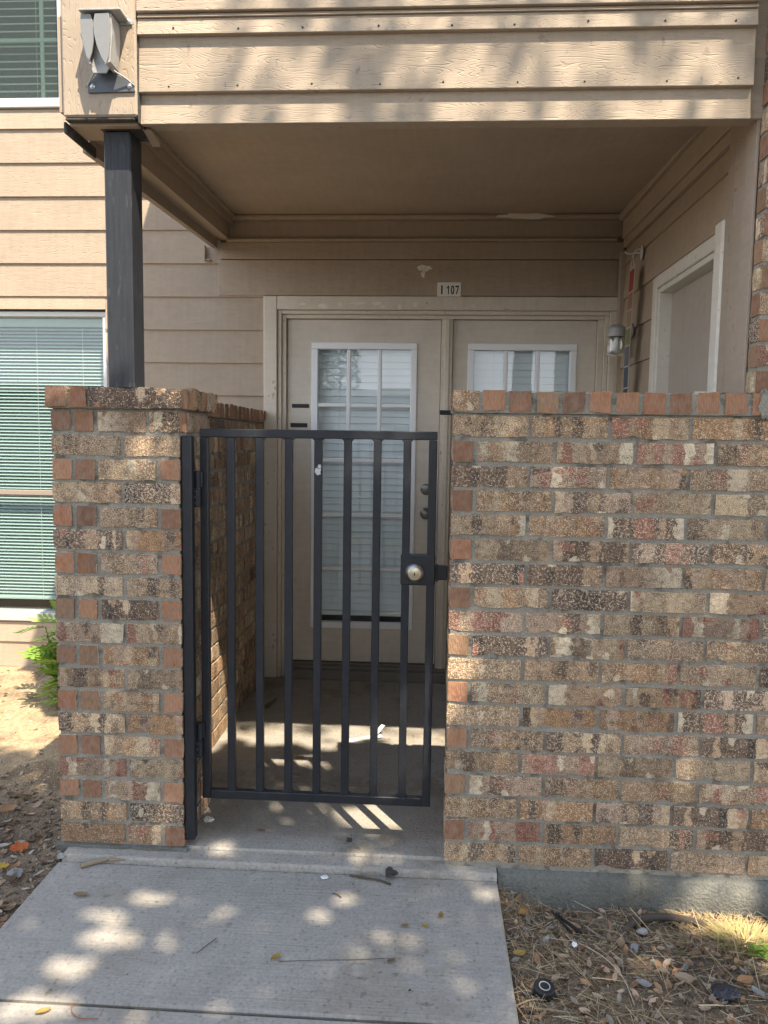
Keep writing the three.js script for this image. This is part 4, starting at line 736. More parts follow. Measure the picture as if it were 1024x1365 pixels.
{
  const r = rng(501), S = [], Lf = [], Ch = [], LL = [], LC = [];
  const strawC = [[0.36, 0.27, 0.15], [0.44, 0.34, 0.20], [0.30, 0.21, 0.11], [0.20, 0.14, 0.08], [0.48, 0.40, 0.27]];
  const leafC = [[0.24, 0.15, 0.08], [0.30, 0.20, 0.12], [0.19, 0.11, 0.06], [0.34, 0.26, 0.18], [0.25, 0.22, 0.18], [0.13, 0.08, 0.05], [0.36, 0.20, 0.10], [0.40, 0.28, 0.20]];
  const chipC = [[0.10, 0.07, 0.05], [0.17, 0.12, 0.08], [0.24, 0.18, 0.12], [0.07, 0.055, 0.045], [0.34, 0.30, 0.25]];
  const tint = (c) => { const k = rr(0.75, 1.25, r); return c.map((v) => v * k); };
  // right bed
  for (let i = 0; i < 15500; i++) {
    const x = rr(0.19, 1.7, r), z = rr(0.035, 1.3, r), d = 0.5 + 0.5 * fbm(x * 3.5, z * 3.5, 4096, 4096, 2, 9) + 0.45 * ss(0.55, 1.05, x) * ss(0.7, 0.1, z) + 0.25 * ss(0.45, 0.2, x);
    if (r() > d * 0.95 - 0.08) continue;
    const L = rr(0.03, 0.12, r) * (r() < 0.08 ? 1.6 : 1);
    S.push({ p: [x, groundY(x, z) + rr(0.002, 0.016, r), z], r: [rr(-0.5, 0.5, r), rr(0, 6.28, r), rr(-0.16, 0.16, r)], s: [L, L * 0.7, L * rr(0.3, 0.6, r)], c: tint(pick(strawC, r)) });
  }
  for (let i = 0; i < 3000; i++) { const x = rr(0.2, 2.1, r), z = rr(0.04, 1.3, r), L = rr(0.010, 0.036, r); Lf.push({ p: [x, groundY(x, z) + rr(0.004, 0.014, r), z], r: [rr(-0.45, 0.45, r), rr(0, 6.28, r), rr(-0.45, 0.45, r)], s: [L, L * rr(0.5, 1.5, r), L], c: tint(pick(leafC, r)) }); }
  for (let i = 0; i < 4200; i++) { const x = rr(0.185, 2.1, r), z = rr(0.03, 1.3, r), L = rr(0.006, 0.026, r); Ch.push({ p: [x, groundY(x, z) + L * 0.12, z], r: [rr(-0.3, 0.3, r), rr(0, 6.28, r), rr(-0.3, 0.3, r)], s: [L, L, L * rr(0.4, 1, r)], c: tint(pick(chipC, r)) }); }
  stuff('straw_litter', 'dry straw and grass blades scattered over the bed below the brick wall', 'straw', straw, mStuff, S);
  stuff('leaf_litter', 'small dry brown leaves scattered over the bed below the brick wall', 'leaves', leafG(0.4, 0.5, 4), mStuff, Lf);
  stuff('mulch', 'dark soil crumbs and wood chips on the bed below the brick wall', 'mulch', chipG, mStuff, Ch);
  // left bed, between walk, pier and house
  for (let i = 0; i < 6500; i++) {
    const x = -1.335 - Math.pow(r(), 1.3) * 1.3, z = rr(-1.9, 0.9, r), near = ss(-0.75, -0.15, z);
    if (r() > 0.12 + 0.88 * near) continue;
    const L = rr(0.006, 0.032, r);
    LC.push({ p: [x, groundY(x, z) + L * 0.1, z], r: [rr(-0.4, 0.4, r), rr(0, 6.28, r), rr(-0.4, 0.4, r)], s: [L, L * 0.8, L * rr(0.3, 1, r)], c: tint(pick(near > 0.4 ? [...chipC, [0.26, 0.2, 0.14]] : [[0.36, 0.29, 0.20], [0.42, 0.35, 0.26], [0.26, 0.2, 0.13]], r)) });
  }
  for (let i = 0; i < 900; i++) {
    const x = -1.34 - Math.pow(r(), 1.4) * 1.1, z = rr(-1.7, 0.8, r); if (r() > 0.05 + 0.95 * ss(-0.5, 0.05, z)) continue;
    const L = rr(0.018, 0.052, r); LL.push({ p: [x, groundY(x, z) + rr(0.004, 0.014, r), z], r: [rr(-0.45, 0.45, r), rr(0, 6.28, r), rr(-0.45, 0.45, r)], s: [L, L * rr(0.5, 1.4, r), L], c: tint(pick(leafC, r)) });
  }
  stuff('mulch', 'brown soil crumbs and chips on the ground left of the pier', 'mulch', chipG, mStuff, LC);
  stuff('leaf_litter', 'small dry leaves on the ground left of the walk', 'leaves', leafG(0.4, 0.5, 4), mStuff, LL);
}
// single leaves and twigs one can point at
const leafMat = (c) => mat(c.map((v) => v * 0.62), { roughness: 0.85, bumpMap: noiseBump, bumpScale: 0.001 });
function oneLeaf(label, x, z, len, turn, c, o = {}) {
  const y = o.y ?? (x > 0.19 || x < -1.335 ? groundY(x, z) + 0.012 : z < 0.04 ? 0.001 : -0.029);
  len *= 0.85; const g = leafG(o.curl ?? 0.3, o.w ?? 0.45, 6, o.lobes ?? 0).scale(len, len, len).rotateX(o.tilt ?? 0.08).rotateZ(o.roll ?? 0.05).rotateY(turn).translate(x, y + 0.004, z);
  return solo('fallen_leaf', g, leafMat(c), label, 'leaf', o.group);
}
oneLeaf('yellow leaf lying alone near the middle of the walk slab', -0.481, 0.485, 0.042, 0.9, [0.50, 0.33, 0.06]);
oneLeaf('tan curled leaf near the left edge of the walk slab', -1.160, 0.240, 0.055, 0.2, [0.34, 0.25, 0.14]);
oneLeaf('small yellow leaf beyond the joint at the lower left of the walk', -1.03, 0.735, 0.045, 0.6, [0.52, 0.36, 0.10]);
oneLeaf('brown leaf on the walk slab near its right edge', -0.012, 0.255, 0.040, 1.4, [0.35, 0.20, 0.06]);
oneLeaf('brown leaf on the walk between pale sun spots', -0.121, 0.315, 0.032, 0.4, [0.30, 0.18, 0.08]);
oneLeaf('yellow leaf just below the brown one on the walk', -0.06, 0.31, 0.032, -0.4, [0.52, 0.34, 0.05]);
oneLeaf('small dark leaf right of centre on the walk slab', -0.155, 0.475, 0.034, 0.7, [0.22, 0.15, 0.08]);
oneLeaf('tan leaf lying on the porch floor below the gate', -0.665, -0.155, 0.040, 0.1, [0.30, 0.20, 0.11]);
oneLeaf('yellow leaf on the porch floor behind the gate bars', -0.632, -0.81, 0.050, 0.3, [0.55, 0.36, 0.05]);
oneLeaf('long dry curled leaf by the porch side wall', -0.905, -1.47, 0.20, 1.35, [0.24, 0.19, 0.13], { w: 0.18, curl: 0.25 });
oneLeaf('bright orange leaf on the ground near the pier corner', -1.505, -0.02, 0.075, 0.7, [0.62, 0.16, 0.04], { w: 0.7, lobes: 1, tilt: 0.4 });
oneLeaf('yellow leaf among the leaves left of the walk', -1.50, 0.10, 0.055, 0.2, [0.62, 0.40, 0.05], { w: 0.7, lobes: 1 });
oneLeaf('pale orange curled leaf left of the walk beside the yellow leaf', -1.56, 0.075, 0.085, 2.2, [0.58, 0.30, 0.14], { w: 0.6, tilt: 0.5 });
oneLeaf('tan orange leaf on the shaded ground left of the pier', -1.69, -0.27, 0.085, 0.5, [0.50, 0.27, 0.13], { w: 0.5, tilt: 0.3 });
oneLeaf('light tan leaf in the bed under the middle of the wall', 0.535, 0.27, 0.055, 1.2, [0.50, 0.33, 0.20], { w: 0.55 });
oneLeaf('pink brown leaf in the middle of the bed', 0.475, 0.39, 0.050, 1.7, [0.46, 0.29, 0.21], { w: 0.5 });
oneLeaf('orange brown leaf at the right of the bed', 0.83, 0.45, 0.060, 0.3, [0.55, 0.28, 0.12], { w: 0.55, tilt: 0.25 });
oneLeaf('pale tan leaf left of the crumpled black scrap', 0.665, 0.455, 0.065, -0.2, [0.52, 0.38, 0.25], { w: 0.6, tilt: 0.2 });
oneLeaf('grey leaf right of the crumpled black scrap', 0.845, 0.50, 0.052, 1.9, [0.45, 0.44, 0.41], { w: 0.6 });
oneLeaf('large grey leaf lying flat in the bed', 0.545, 0.485, 0.05, -0.4, [0.42, 0.41, 0.38], { w: 0.6 });
oneLeaf('grey leaf standing in the bed beside the tan leaf', 0.565, 0.30, 0.055, 0.9, [0.40, 0.40, 0.39], { w: 0.6, tilt: 0.7 });
oneLeaf('orange leaf near the wall end of the walk edge', 0.255, 0.135, 0.045, 0.8, [0.58, 0.30, 0.08], { w: 0.55, tilt: 0.4 });
oneLeaf('ochre leaf beside the right edge of the walk', 0.215, 0.385, 0.045, 0.3, [0.50, 0.33, 0.08], { w: 0.6, tilt: 0.2 });
{ // scattered bits of leaf that nothing tells apart
  const r = rng(88);
  for (let i = 0; i < 15; i++) { const x = rr(-0.95, 0.0, r), z = rr(-1.85, -1.35, r); oneLeaf('small pale leaf scrap on the shaded porch floor', x, z, rr(0.016, 0.034, r), rr(0, 6, r), pick([[0.42, 0.37, 0.30], [0.34, 0.29, 0.23], [0.24, 0.18, 0.12]], r), { group: 'leaf scraps on the porch floor', w: 0.7, tilt: rr(-0.4, 0.4, r) }); }
  for (let i = 0; i < 14; i++) { const x = rr(-1.2, 0.14, r), z = rr(0.07, 1.0, r); oneLeaf('tiny dark leaf crumb on the walk', x, z, rr(0.006, 0.014, r), rr(0, 6, r), pick([[0.10, 0.08, 0.06], [0.20, 0.14, 0.08], [0.14, 0.11, 0.08]], r), { group: 'leaf crumbs on the walk', w: 0.6, tilt: rr(-0.3, 0.3, r) }); }
}
const mTwig = mat([0.26, 0.20, 0.14], { roughness: 0.9, bumpMap: noiseBump, bumpScale: 0.002 }), mTwigDark = mat([0.10, 0.075, 0.055], { roughness: 0.9, bumpMap: noiseBump, bumpScale: 0.002 });
function twig(label, pts, r, m = mTwig) { return solo('twig', tube(pts, r, 24, 6), m, label, 'twig'); }
solo('driftwood_stick', [tube([[-1.232, -0.022, 0.086], [-1.19, -0.020, 0.058], [-1.15, -0.018, 0.038], [-1.10, -0.019, 0.022], [-1.055, -0.020, 0.008]], 0.0075, 24, 7), tube([[-1.15, -0.02, 0.046], [-1.11, -0.02, 0.036], [-1.075, -0.021, 0.032]], 0.005, 12, 6)], mat([0.36, 0.28, 0.19], { roughness: 0.9, bumpMap: noiseBump, bumpScale: 0.003 }), 'splintered brown stick on the walk at the foot of the pier', 'stick');
twig('dark curved twig on the walk just below the porch step', [[-0.315, -0.024, 0.060], [-0.27, -0.023, 0.072], [-0.22, -0.023, 0.082], [-0.175, -0.025, 0.10]], 0.0038, mTwigDark);
twig('short dark twig in a sun spot on the walk', [[-0.36, -0.026, 0.165], [-0.345, -0.025, 0.172], [-0.33, -0.026, 0.185]], 0.0016, mTwigDark);
twig('thin grass stem across the right half of the walk', [[-0.47, -0.027, 0.50], [-0.36, -0.0265, 0.487], [-0.27, -0.0265, 0.478], [-0.16, -0.027, 0.462]], 0.0008, mTwigDark);
twig('thin bent stem in the middle of the walk', [[-0.71, -0.0265, 0.485], [-0.69, -0.026, 0.45], [-0.672, -0.0265, 0.415]], 0.0012, mTwigDark);
twig('reddish bent twig beyond the joint at the lower left of the walk', [[-0.97, -0.026, 0.70], [-0.955, -0.024, 0.735], [-0.93, -0.025, 0.75], [-0.88, -0.026, 0.748]], 0.0014, mat([0.28, 0.12, 0.06], { roughness: 0.9 }));
twig('long dry stem at the left edge of the walk', [[-1.52, -0.03, 0.5], [-1.45, -0.018, 0.38], [-1.40, -0.02, 0.28], [-1.372, -0.03, 0.21]], 0.003, mTwig);
twig('long pale straw lying across the middle of the bed', [[0.50, -0.055, 0.56], [0.49, -0.042, 0.47], [0.455, -0.046, 0.38], [0.40, -0.055, 0.31]], 0.0012, mat([0.52, 0.43, 0.29], { roughness: 0.9 }));
solo('tree_root', tube([[0.54, -0.135, 0.19], [0.58, -0.112, 0.15], [0.64, -0.104, 0.105], [0.72, -0.103, 0.085], [0.80, -0.110, 0.088], [0.90, -0.135, 0.10]], 0.012, 36, 9), mat([0.13, 0.10, 0.08], { roughness: 0.95, bumpMap: noiseBump, bumpScale: 0.006 }), 'grey brown surface root in the soil below the brick wall', 'root');
solo('black_strap', [box(-0.062, 0.062, -0.004, 0.004, -0.011, -0.003, 0.001).rotateZ(0.08).rotateY(-1.05).translate(0.385, -0.072, 0.195), box(-0.055, 0.055, -0.003, 0.003, 0.004, 0.011, 0.001).rotateZ(-0.05).rotateY(-1.12).translate(0.378, -0.073, 0.182)], mBlack, 'black plastic strip lying in straw below the brick wall', 'strip');
{ // round black cap with a pale ring
  const x = 0.262, z = 0.535, y = -0.062, C = thing('round_cap', 'round black plastic cap with a pale ring beside the walk', 'cap', [x, y, z]);
  const tilt = (g) => g.scale(0.83, 0.83, 0.83).rotateX(0.14).rotateZ(-0.08).translate(x, y + 0.004, z);
  part('body', tilt(lathe([[0, 0], [0.028, 0], [0.0295, 0.004], [0.0335, 0.008], [0.0345, 0.030], [0.033, 0.0345], [0.029, 0.036], [0.0, 0.0355]], 0, 0, 0, 'y', 40)), mBlack, C);
  part('ring', tilt(lathe([[0.0155, 0.0355], [0.0155, 0.0368], [0.0185, 0.0368], [0.0185, 0.0355]], 0, 0, 0, 'y', 40)), mat([0.42, 0.42, 0.41], { roughness: 0.5 }), C);
}
{ // crumpled black scrap
  const g = new THREE.IcosahedronGeometry(0.033, 5), p = g.attributes.position;
  for (let i = 0; i < p.count; i++) { const x = p.getX(i), y = p.getY(i), z = p.getZ(i), k = 1 + 0.35 * pn(x * 45 + 5, y * 45 + z * 31, 4096, 4096, 3) + 0.22 * Math.abs(pn(x * 90, z * 90 + y * 40, 4096, 4096, 7)); p.setXYZ(i, x * k, y * k * 0.5, z * k * 0.85); }
  g.computeVertexNormals(); solo('crumpled_scrap', g.toNonIndexed().translate(0.755, groundY(0.755, 0.51) + 0.018, 0.51), mat([0.022, 0.022, 0.026], { roughness: 0.5 }), 'crumpled black plastic scrap among dry leaves at the right of the bed', 'scrap');
}
{ // paper strip on the porch floor
  const s = -0.62; solo('paper_strip', [box(-0.092, 0.092, 0, 0.0012, -0.021, 0.021, 0.0003).rotateZ(0.03).rotateY(0.42).translate(-0.362, 0.003, -1.06), box(-0.05, 0.05, 0, 0.001, -0.012, 0.012, 0.0003).rotateZ(0.5).rotateY(0.9).translate(-0.30, 0.022, -1.10)], mat([0.74, 0.74, 0.73], { roughness: 0.8, bumpMap: noiseBump, bumpScale: 0.002 }), 'white paper strip on the sunlit porch floor behind the gate', 'paper');
}
function pebble(name, label, cat, x, y, z, r, m, seed, sq = 0.6) {
  const g = new THREE.IcosahedronGeometry(r, 2), p = g.attributes.position;
  for (let i = 0; i < p.count; i++) { const X = p.getX(i), Y = p.getY(i), Z = p.getZ(i), k = 0.9 + 0.75 * pn(X / r * 1.3 + seed, Y / r * 1.3 + Z / r, 4096, 4096, 3); p.setXYZ(i, X * k * 1.25, Y * k * sq, Z * k); }
  const h = g.toNonIndexed(); h.computeVertexNormals(); return solo(name, uvs(h.translate(x, y, z)), m, label, cat);
}
pebble('white_chip', 'small white chip on the walk below the porch step', 'chip', -0.398, -0.025, 0.078, 0.011, mWhite, 4, 0.25);
pebble('white_chip', 'white chip on the porch floor at the foot of the gate post', 'chip', -0.878, 0.006, -0.215, 0.016, mWhite, 9, 0.5);
pebble('soil_clump', 'dark clump of soil at the edge of the porch step', 'soil clump', -0.178, -0.012, 0.055, 0.019, mat([0.05, 0.045, 0.04], { roughness: 1, bumpMap: noiseBump, bumpScale: 0.006 }), 14, 0.7);
pebble('soil_clump', 'small dark clump on the porch floor under the gate', 'soil clump', -0.335, 0.004, -0.115, 0.011, mat([0.06, 0.055, 0.05], { roughness: 1 }), 19, 0.6);
pebble('grey_stone', 'grey stone on the ground at the left edge of the walk', 'stone', -1.435, -0.028, 0.135, 0.022, mat([0.20, 0.195, 0.18], { roughness: 0.95, bumpMap: noiseBump, bumpScale: 0.004 }), 23);
pebble('grey_stone', 'small pale stone at the corner of walk and pier', 'stone', -1.325, -0.018, 0.035, 0.012, mat([0.28, 0.27, 0.25], { roughness: 0.95, bumpMap: noiseBump, bumpScale: 0.004 }), 29);
pebble('white_chip', 'white flake of paper in the middle of the bed', 'chip', 0.385, -0.048, 0.33, 0.007, mWhite, 33, 0.8);
pebble('grey_stone', 'pale stone under the root in the bed', 'stone', 0.625, -0.098, 0.175, 0.014, mat([0.30, 0.29, 0.27], { roughness: 0.9 }), 37);

// ───────────────────────── plants ─────────────────────────
{ // fern-leaved shrub behind the pier
  const r = rng(61), px = -1.99, pz = -1.42, P = thing('leafy_shrub', 'bright green fern leaved shrub between the pier and the lower window', 'shrub', [px, 0, pz]);
  const leafletMats = [[0.22, 0.38, 0.04], [0.32, 0.48, 0.06], [0.12, 0.24, 0.03], [0.38, 0.52, 0.10]].map((c) => mat(c, { physical: true, roughness: 0.7, transmission: 0.35, thickness: 0, side: THREE.DoubleSide }));
  const frond = (n, L) => { const gs = []; for (let i = 0; i < n; i++) for (const s of i === n - 1 ? [0] : [-1, 1]) { const u = (i + 0.6) / n, l = L * 0.42 * (0.55 + 0.6 * Math.sin(u * 2.6)); gs.push(leafG(0.25, 0.36, 3).scale(l, l, l).translate(l * 0.5, 0, 0).rotateY(s ? s * (1.15 - 0.45 * u) : 0).translate(u * L, -0.22 * L * u * u, 0)); } gs.push(uvs(tube([[0, 0, 0], [L * 0.5, -0.055 * L, 0], [L * 0.98, -0.21 * L, 0]], 0.0016, 8, 4))); return join(gs); };
  const fr = [frond(5, 0.12), frond(6, 0.145), frond(4, 0.09)];
  const stems = [];
  for (let k = 0; k < 22; k++) {
    const a = rr(0, 6.283, r), H = rr(0.16, 0.50, r), sp = rr(0.02, 0.17, r), tx = px + Math.cos(a) * sp, tz = pz + Math.sin(a) * sp;
    const curve = new THREE.CatmullRomCurve3([new THREE.Vector3(px + rr(-0.03, 0.03, r), -0.02, pz + rr(-0.03, 0.03, r)), new THREE.Vector3(mix(px, tx, 0.5), H * 0.5, mix(pz, tz, 0.4)), new THREE.Vector3(tx, H, tz)]);
    stems.push(new THREE.TubeGeometry(curve, 10, 0.0035, 5).toNonIndexed());
    for (let j = 0; j < 7; j++) {
      const q = curve.getPoint(0.18 + 0.82 * j / 6), g = fr[Math.floor(r() * 3)];
      const o = new THREE.Mesh(g, pick(leafletMats, r)); o.name = 'leaf'; o.castShadow = o.receiveShadow = true; o.position.set(q.x - px, q.y, q.z - pz); o.rotation.set(rr(-0.5, 0.5, r), rr(0, 6.283, r), rr(-0.15, 0.65, r), 'YXZ'); P.add(o);
    }
  }
  part('stem', stems, mat([0.20, 0.22, 0.06], { roughness: 0.8 }), P);
}
{ // yellow tuft and a small green weed at the right of the bed
  const r = rng(71), blade = (n, x, z, R, H, lean) => { const t = []; for (let i = 0; i < n; i++) { const a = rr(0, 6.283, r), q = Math.sqrt(r()) * R, bx = x + Math.cos(a) * q, bz = z + Math.sin(a) * q, y = groundY(bx, bz) - 0.005, h = H * rr(0.5, 1, r), l = lean * rr(0.3, 1.2, r), w = 0.0016, ux = Math.cos(a + rr(-0.8, 0.8, r)), uz = Math.sin(a + rr(-0.8, 0.8, r)); let p = [bx, y, bz]; for (let k = 1; k <= 3; k++) { const u = k / 3, nq = [bx + ux * l * u * u, y + h * (u - 0.35 * u * u), bz + uz * l * u * u], wa = w * (1.1 - (k - 1) / 3), wb = w * (1.1 - u); t.push(p[0] - uz * wa, p[1], p[2] + ux * wa, p[0] + uz * wa, p[1], p[2] - ux * wa, nq[0] + uz * wb, nq[1], nq[2] - ux * wb, p[0] - uz * wa, p[1], p[2] + ux * wa, nq[0] + uz * wb, nq[1], nq[2] - ux * wb, nq[0] - uz * wb, nq[1], nq[2] + ux * wb); p = nq; } } return uvs(soup(t)); };
  const T = thing('grass_tuft', 'dry yellow grass tuft at the right end of the bed', 'grass', [0.93, -0.1, 0.22]);
  part('blades', blade(900, 0.93, 0.22, 0.085, 0.085, 0.06), mat([0.46, 0.38, 0.16], { roughness: 0.8, side: THREE.DoubleSide }), T, { kind: 'stuff' });
  part('base', blade(420, 0.86, 0.17, 0.14, 0.045, 0.08), mat([0.38, 0.28, 0.14], { roughness: 0.9, side: THREE.DoubleSide }), T, { kind: 'stuff' });
  const w = thing('green_weed', 'small bright green weed below the yellow grass tuft', 'weed', [0.915, -0.06, 0.325]), gs = [];
  for (let k = 0; k < 46; k++) { const a = rr(0, 6.283, r), q = Math.sqrt(r()) * 0.036, L = rr(0.014, 0.026, r), x = 0.925 + Math.cos(a) * q, z = 0.325 + Math.sin(a) * q; gs.push(leafG(0.5, 0.7, 4, 1).scale(L, L, L).rotateZ(rr(-0.2, 0.8, r)).rotateY(-a).translate(x, groundY(x, z) + rr(0.012, 0.05, r), z)); }
  part('foliage', gs, mat([0.24, 0.36, 0.04], { physical: true, roughness: 0.7, transmission: 0.3, thickness: 0, side: THREE.DoubleSide }), w);
}

// ───────────────────────── the tree that shades the front, and what the door glass mirrors ─────────────────────────
const mBark = mat([0.16, 0.125, 0.095], { roughness: 0.95, bumpMap: noiseBump, bumpScale: 0.02 });
const mCrown = mat([0.075, 0.115, 0.03], { physical: true, roughness: 0.75, transmission: 0.25, thickness: 0, side: THREE.DoubleSide });
const crownLeaf = uvs(soup([-0.5, 0, 0, -0.2, 0.04, 0.27, 0.5, 0, 0, -0.2, 0.04, 0.27, 0.22, 0.04, 0.23, 0.5, 0, 0, -0.5, 0, 0, 0.5, 0, 0, -0.2, 0.04, -0.27, -0.2, 0.04, -0.27, 0.5, 0, 0, 0.22, 0.04, -0.23]));
function limb(pts, r0, r1) { const c = new THREE.CatmullRomCurve3(pts.map((p) => new THREE.Vector3(...p))), n = 18, g = new THREE.TubeGeometry(c, n, 1, 9, false), p = g.attributes.position, P = new THREE.Vector3(); for (let i = 0; i <= n; i++) { c.getPointAt(i / n, P); const r = mix(r0, r1, i / n); for (let j = 0; j <= 9; j++) { const k = i * 10 + j; p.setXYZ(k, P.x + (p.getX(k) - P.x) * r, P.y + (p.getY(k) - P.y) * r, P.z + (p.getZ(k) - P.z) * r); } } g.computeVertexNormals(); return uvs(g.toNonIndexed()); }
{
  const r = rng(17), T = thing('shade_tree', 'broad shade tree standing in front of the building', 'tree', [4.2, -0.1, 5.4]);
  part('trunk', [limb([[4.2, -0.3, 5.4], [4.15, 1.5, 5.35], [4.0, 3.0, 5.2]], 0.24, 0.17)], mBark, T);
  for (const q of [[[4.0, 2.9, 5.2], [3.2, 4.6, 4.6], [2.2, 6.0, 4.0]], [[4.0, 2.9, 5.2], [3.3, 5.0, 4.0], [2.8, 6.6, 2.6]], [[4.0, 2.9, 5.2], [4.6, 5.0, 4.4], [5.0, 6.8, 3.4]], [[4.0, 2.9, 5.2], [4.4, 5.2, 6.0], [4.8, 7.0, 6.8]], [[3.2, 4.6, 4.6], [2.0, 5.4, 4.6], [0.8, 6.1, 4.4]]]) part('limb', limb(q, 0.12, 0.03), mBark, T);
  // sun spots on the ground plane (u, v, radius u, radius v, strength): gaps in the crown
  const HOLES = [[-0.382, 0.290, 0.048, 0.042, 0.95], [-0.304, 0.198, 0.046, 0.040, 0.7], [-0.673, 0.295, 0.040, 0.038, 0.5], [-0.80, 0.452, 0.035, 0.033, 0.35], [-0.94, 0.250, 0.085, 0.040, 0.9], [-1.03, 0.345, 0.075, 0.045, 0.95], [-0.985, 0.45, 0.095, 0.055, 1], [-1.03, 0.58, 0.085, 0.055, 1], [-1.05, 0.735, 0.11, 0.07, 1], [-1.18, 0.80, 0.10, 0.06, 0.9], [-0.099, 0.385, 0.040, 0.036, 0.75], [-0.105, 0.505, 0.040, 0.036, 0.65], [0.005, 0.455, 0.036, 0.034, 0.35], [-0.18, 0.37, 0.035, 0.03, 0.3], [0.155, 0.155, 0.055, 0.06, 0.85], [0.10, 0.075, 0.04, 0.035, 0.4], [-0.27, -0.035, 0.05, 0.045, 0.4], [-0.19, -0.01, 0.035, 0.035, 0.3], [-0.76, -0.035, 0.065, 0.04, 0.45], [-0.62, 0.03, 0.04, 0.03, 0.3],
    [-0.26, -0.30, 0.15, 0.11, 1], [1.0, 0.15, 0.19, 0.14, 0.95], [0.86, 0.10, 0.10, 0.09, 0.6], [0.70, 0.05, 0.07, 0.05, 0.6], [0.60, 0.40, 0.07, 0.05, 0.35], [0.97, 0.40, 0.10, 0.06, 0.5],
    [-1.12, -1.02, 0.13, 0.22, 1], [-0.80, -1.05, 0.17, 0.10, 1], [-0.55, -1.0, 0.12, 0.08, 0.9], [-0.62, -0.78, 0.14, 0.05, 0.7], [-0.40, -1.12, 0.16, 0.08, 1], [-0.10, -1.05, 0.14, 0.13, 1], [0.05, -1.12, 0.10, 0.08, 0.9], [-0.25, -0.95, 0.10, 0.06, 0.5],
    [-1.42, -0.72, 0.07, 0.07, 0.5], [-1.34, -0.78, 0.06, 0.06, 0.5]];
  function sunAt(u, v) {                                     // share of sun that gets through
    let s = 0.018 + (v < 0 ? 0.10 : 0.03) * ss(0.4, 0.75, fbm(u * 2.3 + 9, v * 2.3, 4096, 4096, 3, 4));
    if (v < -0.10) s += 0.02;
    for (const [a, b, ra, rb, k] of HOLES) { const q = v > 0.03 ? 0.86 : 1, d = Math.hypot((u - a) / ra, (v - b) / rb) / q; if (d < 1.3) s = Math.max(s, k * ss(1.25, 0.85, d)); }
    const streak = fbm((u - 0.20 * v) * 7 + 3, v * 2.2, 4096, 4096, 2, 7);
    if (v < -1.16 && v > -1.7 && u > -1.75) s = Math.max(s, mix(0.46, 0.62, ss(-0.25, 0.35, streak)));
    s = Math.max(s, ss(-1.42, -1.60, u + 0.15 * fbm(v * 3, u * 3, 4096, 4096, 2, 5)) * ss(-0.72, -0.92, v + 0.10 * fbm(u * 4, v * 4, 4096, 4096, 2, 8)));
    s = Math.max(s, 0.7 * ss(-1.40, -1.55, u) * ss(0.28, 0.4, fbm(u * 3.2, v * 4.2, 4096, 4096, 2, 9)) * ss(0.1, -0.2, v));
    if (v < -1.75 || u < -2.6) s = 1;
    return clamp(s);
  }
  const items = [], A = 0.0015;
  const add = (u, v, y) => { const L = rr(0.06, 0.10, r); items.push({ p: [u + SUN.x * y - 4.2, y + 0.1, v + SUN.z * y - 5.4], r: [rr(-0.9, 0.9, r), rr(0, 6.283, r), rr(-0.9, 0.9, r)], s: [L, L, L * rr(0.8, 1.1, r)], c: (() => { const k = rr(0.6, 1.5, r); return [k * rr(0.9, 1.2, r), k, k]; })() }); };
  const N = 62000, U0 = -2.6, U1 = 2.0, V0 = -1.85, V1 = 1.5, area = (U1 - U0) * (V1 - V0);
  for (let i = 0; i < N; i++) {
    const u = rr(U0, U1, r), v = rr(V0, V1, r), need = -Math.log(Math.max(0.018, sunAt(u, v))) / A, have = N / area;
    if (r() * have < need * 1.15) add(u, v, (v < -1.1 ? 8.0 : 5.0) + 1.9 * r());
  }
  // the front of the crown, over the walk behind the viewer
  for (let i = 0; i < 9000; i++) { const u = rr(-3.2, 3.0, r), v = rr(1.5, 4.8, r), y = 5.2 + 2.2 * r(); if (fbm(u * 1.1, v * 1.1, 4096, 4096, 2, 3) > 0.34) continue; const L = rr(0.11, 0.17, r), k = rr(0.6, 1.5, r); items.push({ p: [u + SUN.x * y - 4.2, y + 0.1, v + SUN.z * y - 5.4], r: [rr(-0.9, 0.9, r), rr(0, 6.283, r), rr(-0.9, 0.9, r)], s: [L, L, L], c: [k, k, k] }); }
  // the rest of the crown, looser
  for (let i = 0; i < 15000; i++) { const a = rr(0, 6.283, r), q = Math.sqrt(r()) * 3.4, x = 4.6 + Math.cos(a) * q, z = 5.0 + Math.sin(a) * q, y = 5.2 + 2.6 * r() * Math.sqrt(1 - Math.pow(q / 3.6, 2)), u = x - SUN.x * y, v = z - SUN.z * y; if (u < U1 && v < V1 + 0.0 && u > U0 && v > V0 - 3) continue; if (v < -1.7) continue; if (fbm(x * 1.3, z * 1.3 + y, 4096, 4096, 2, 3) < -0.18) continue; add(u, v, y); }
  stuff('crown', null, null, crownLeaf, mCrown, items, T);
}
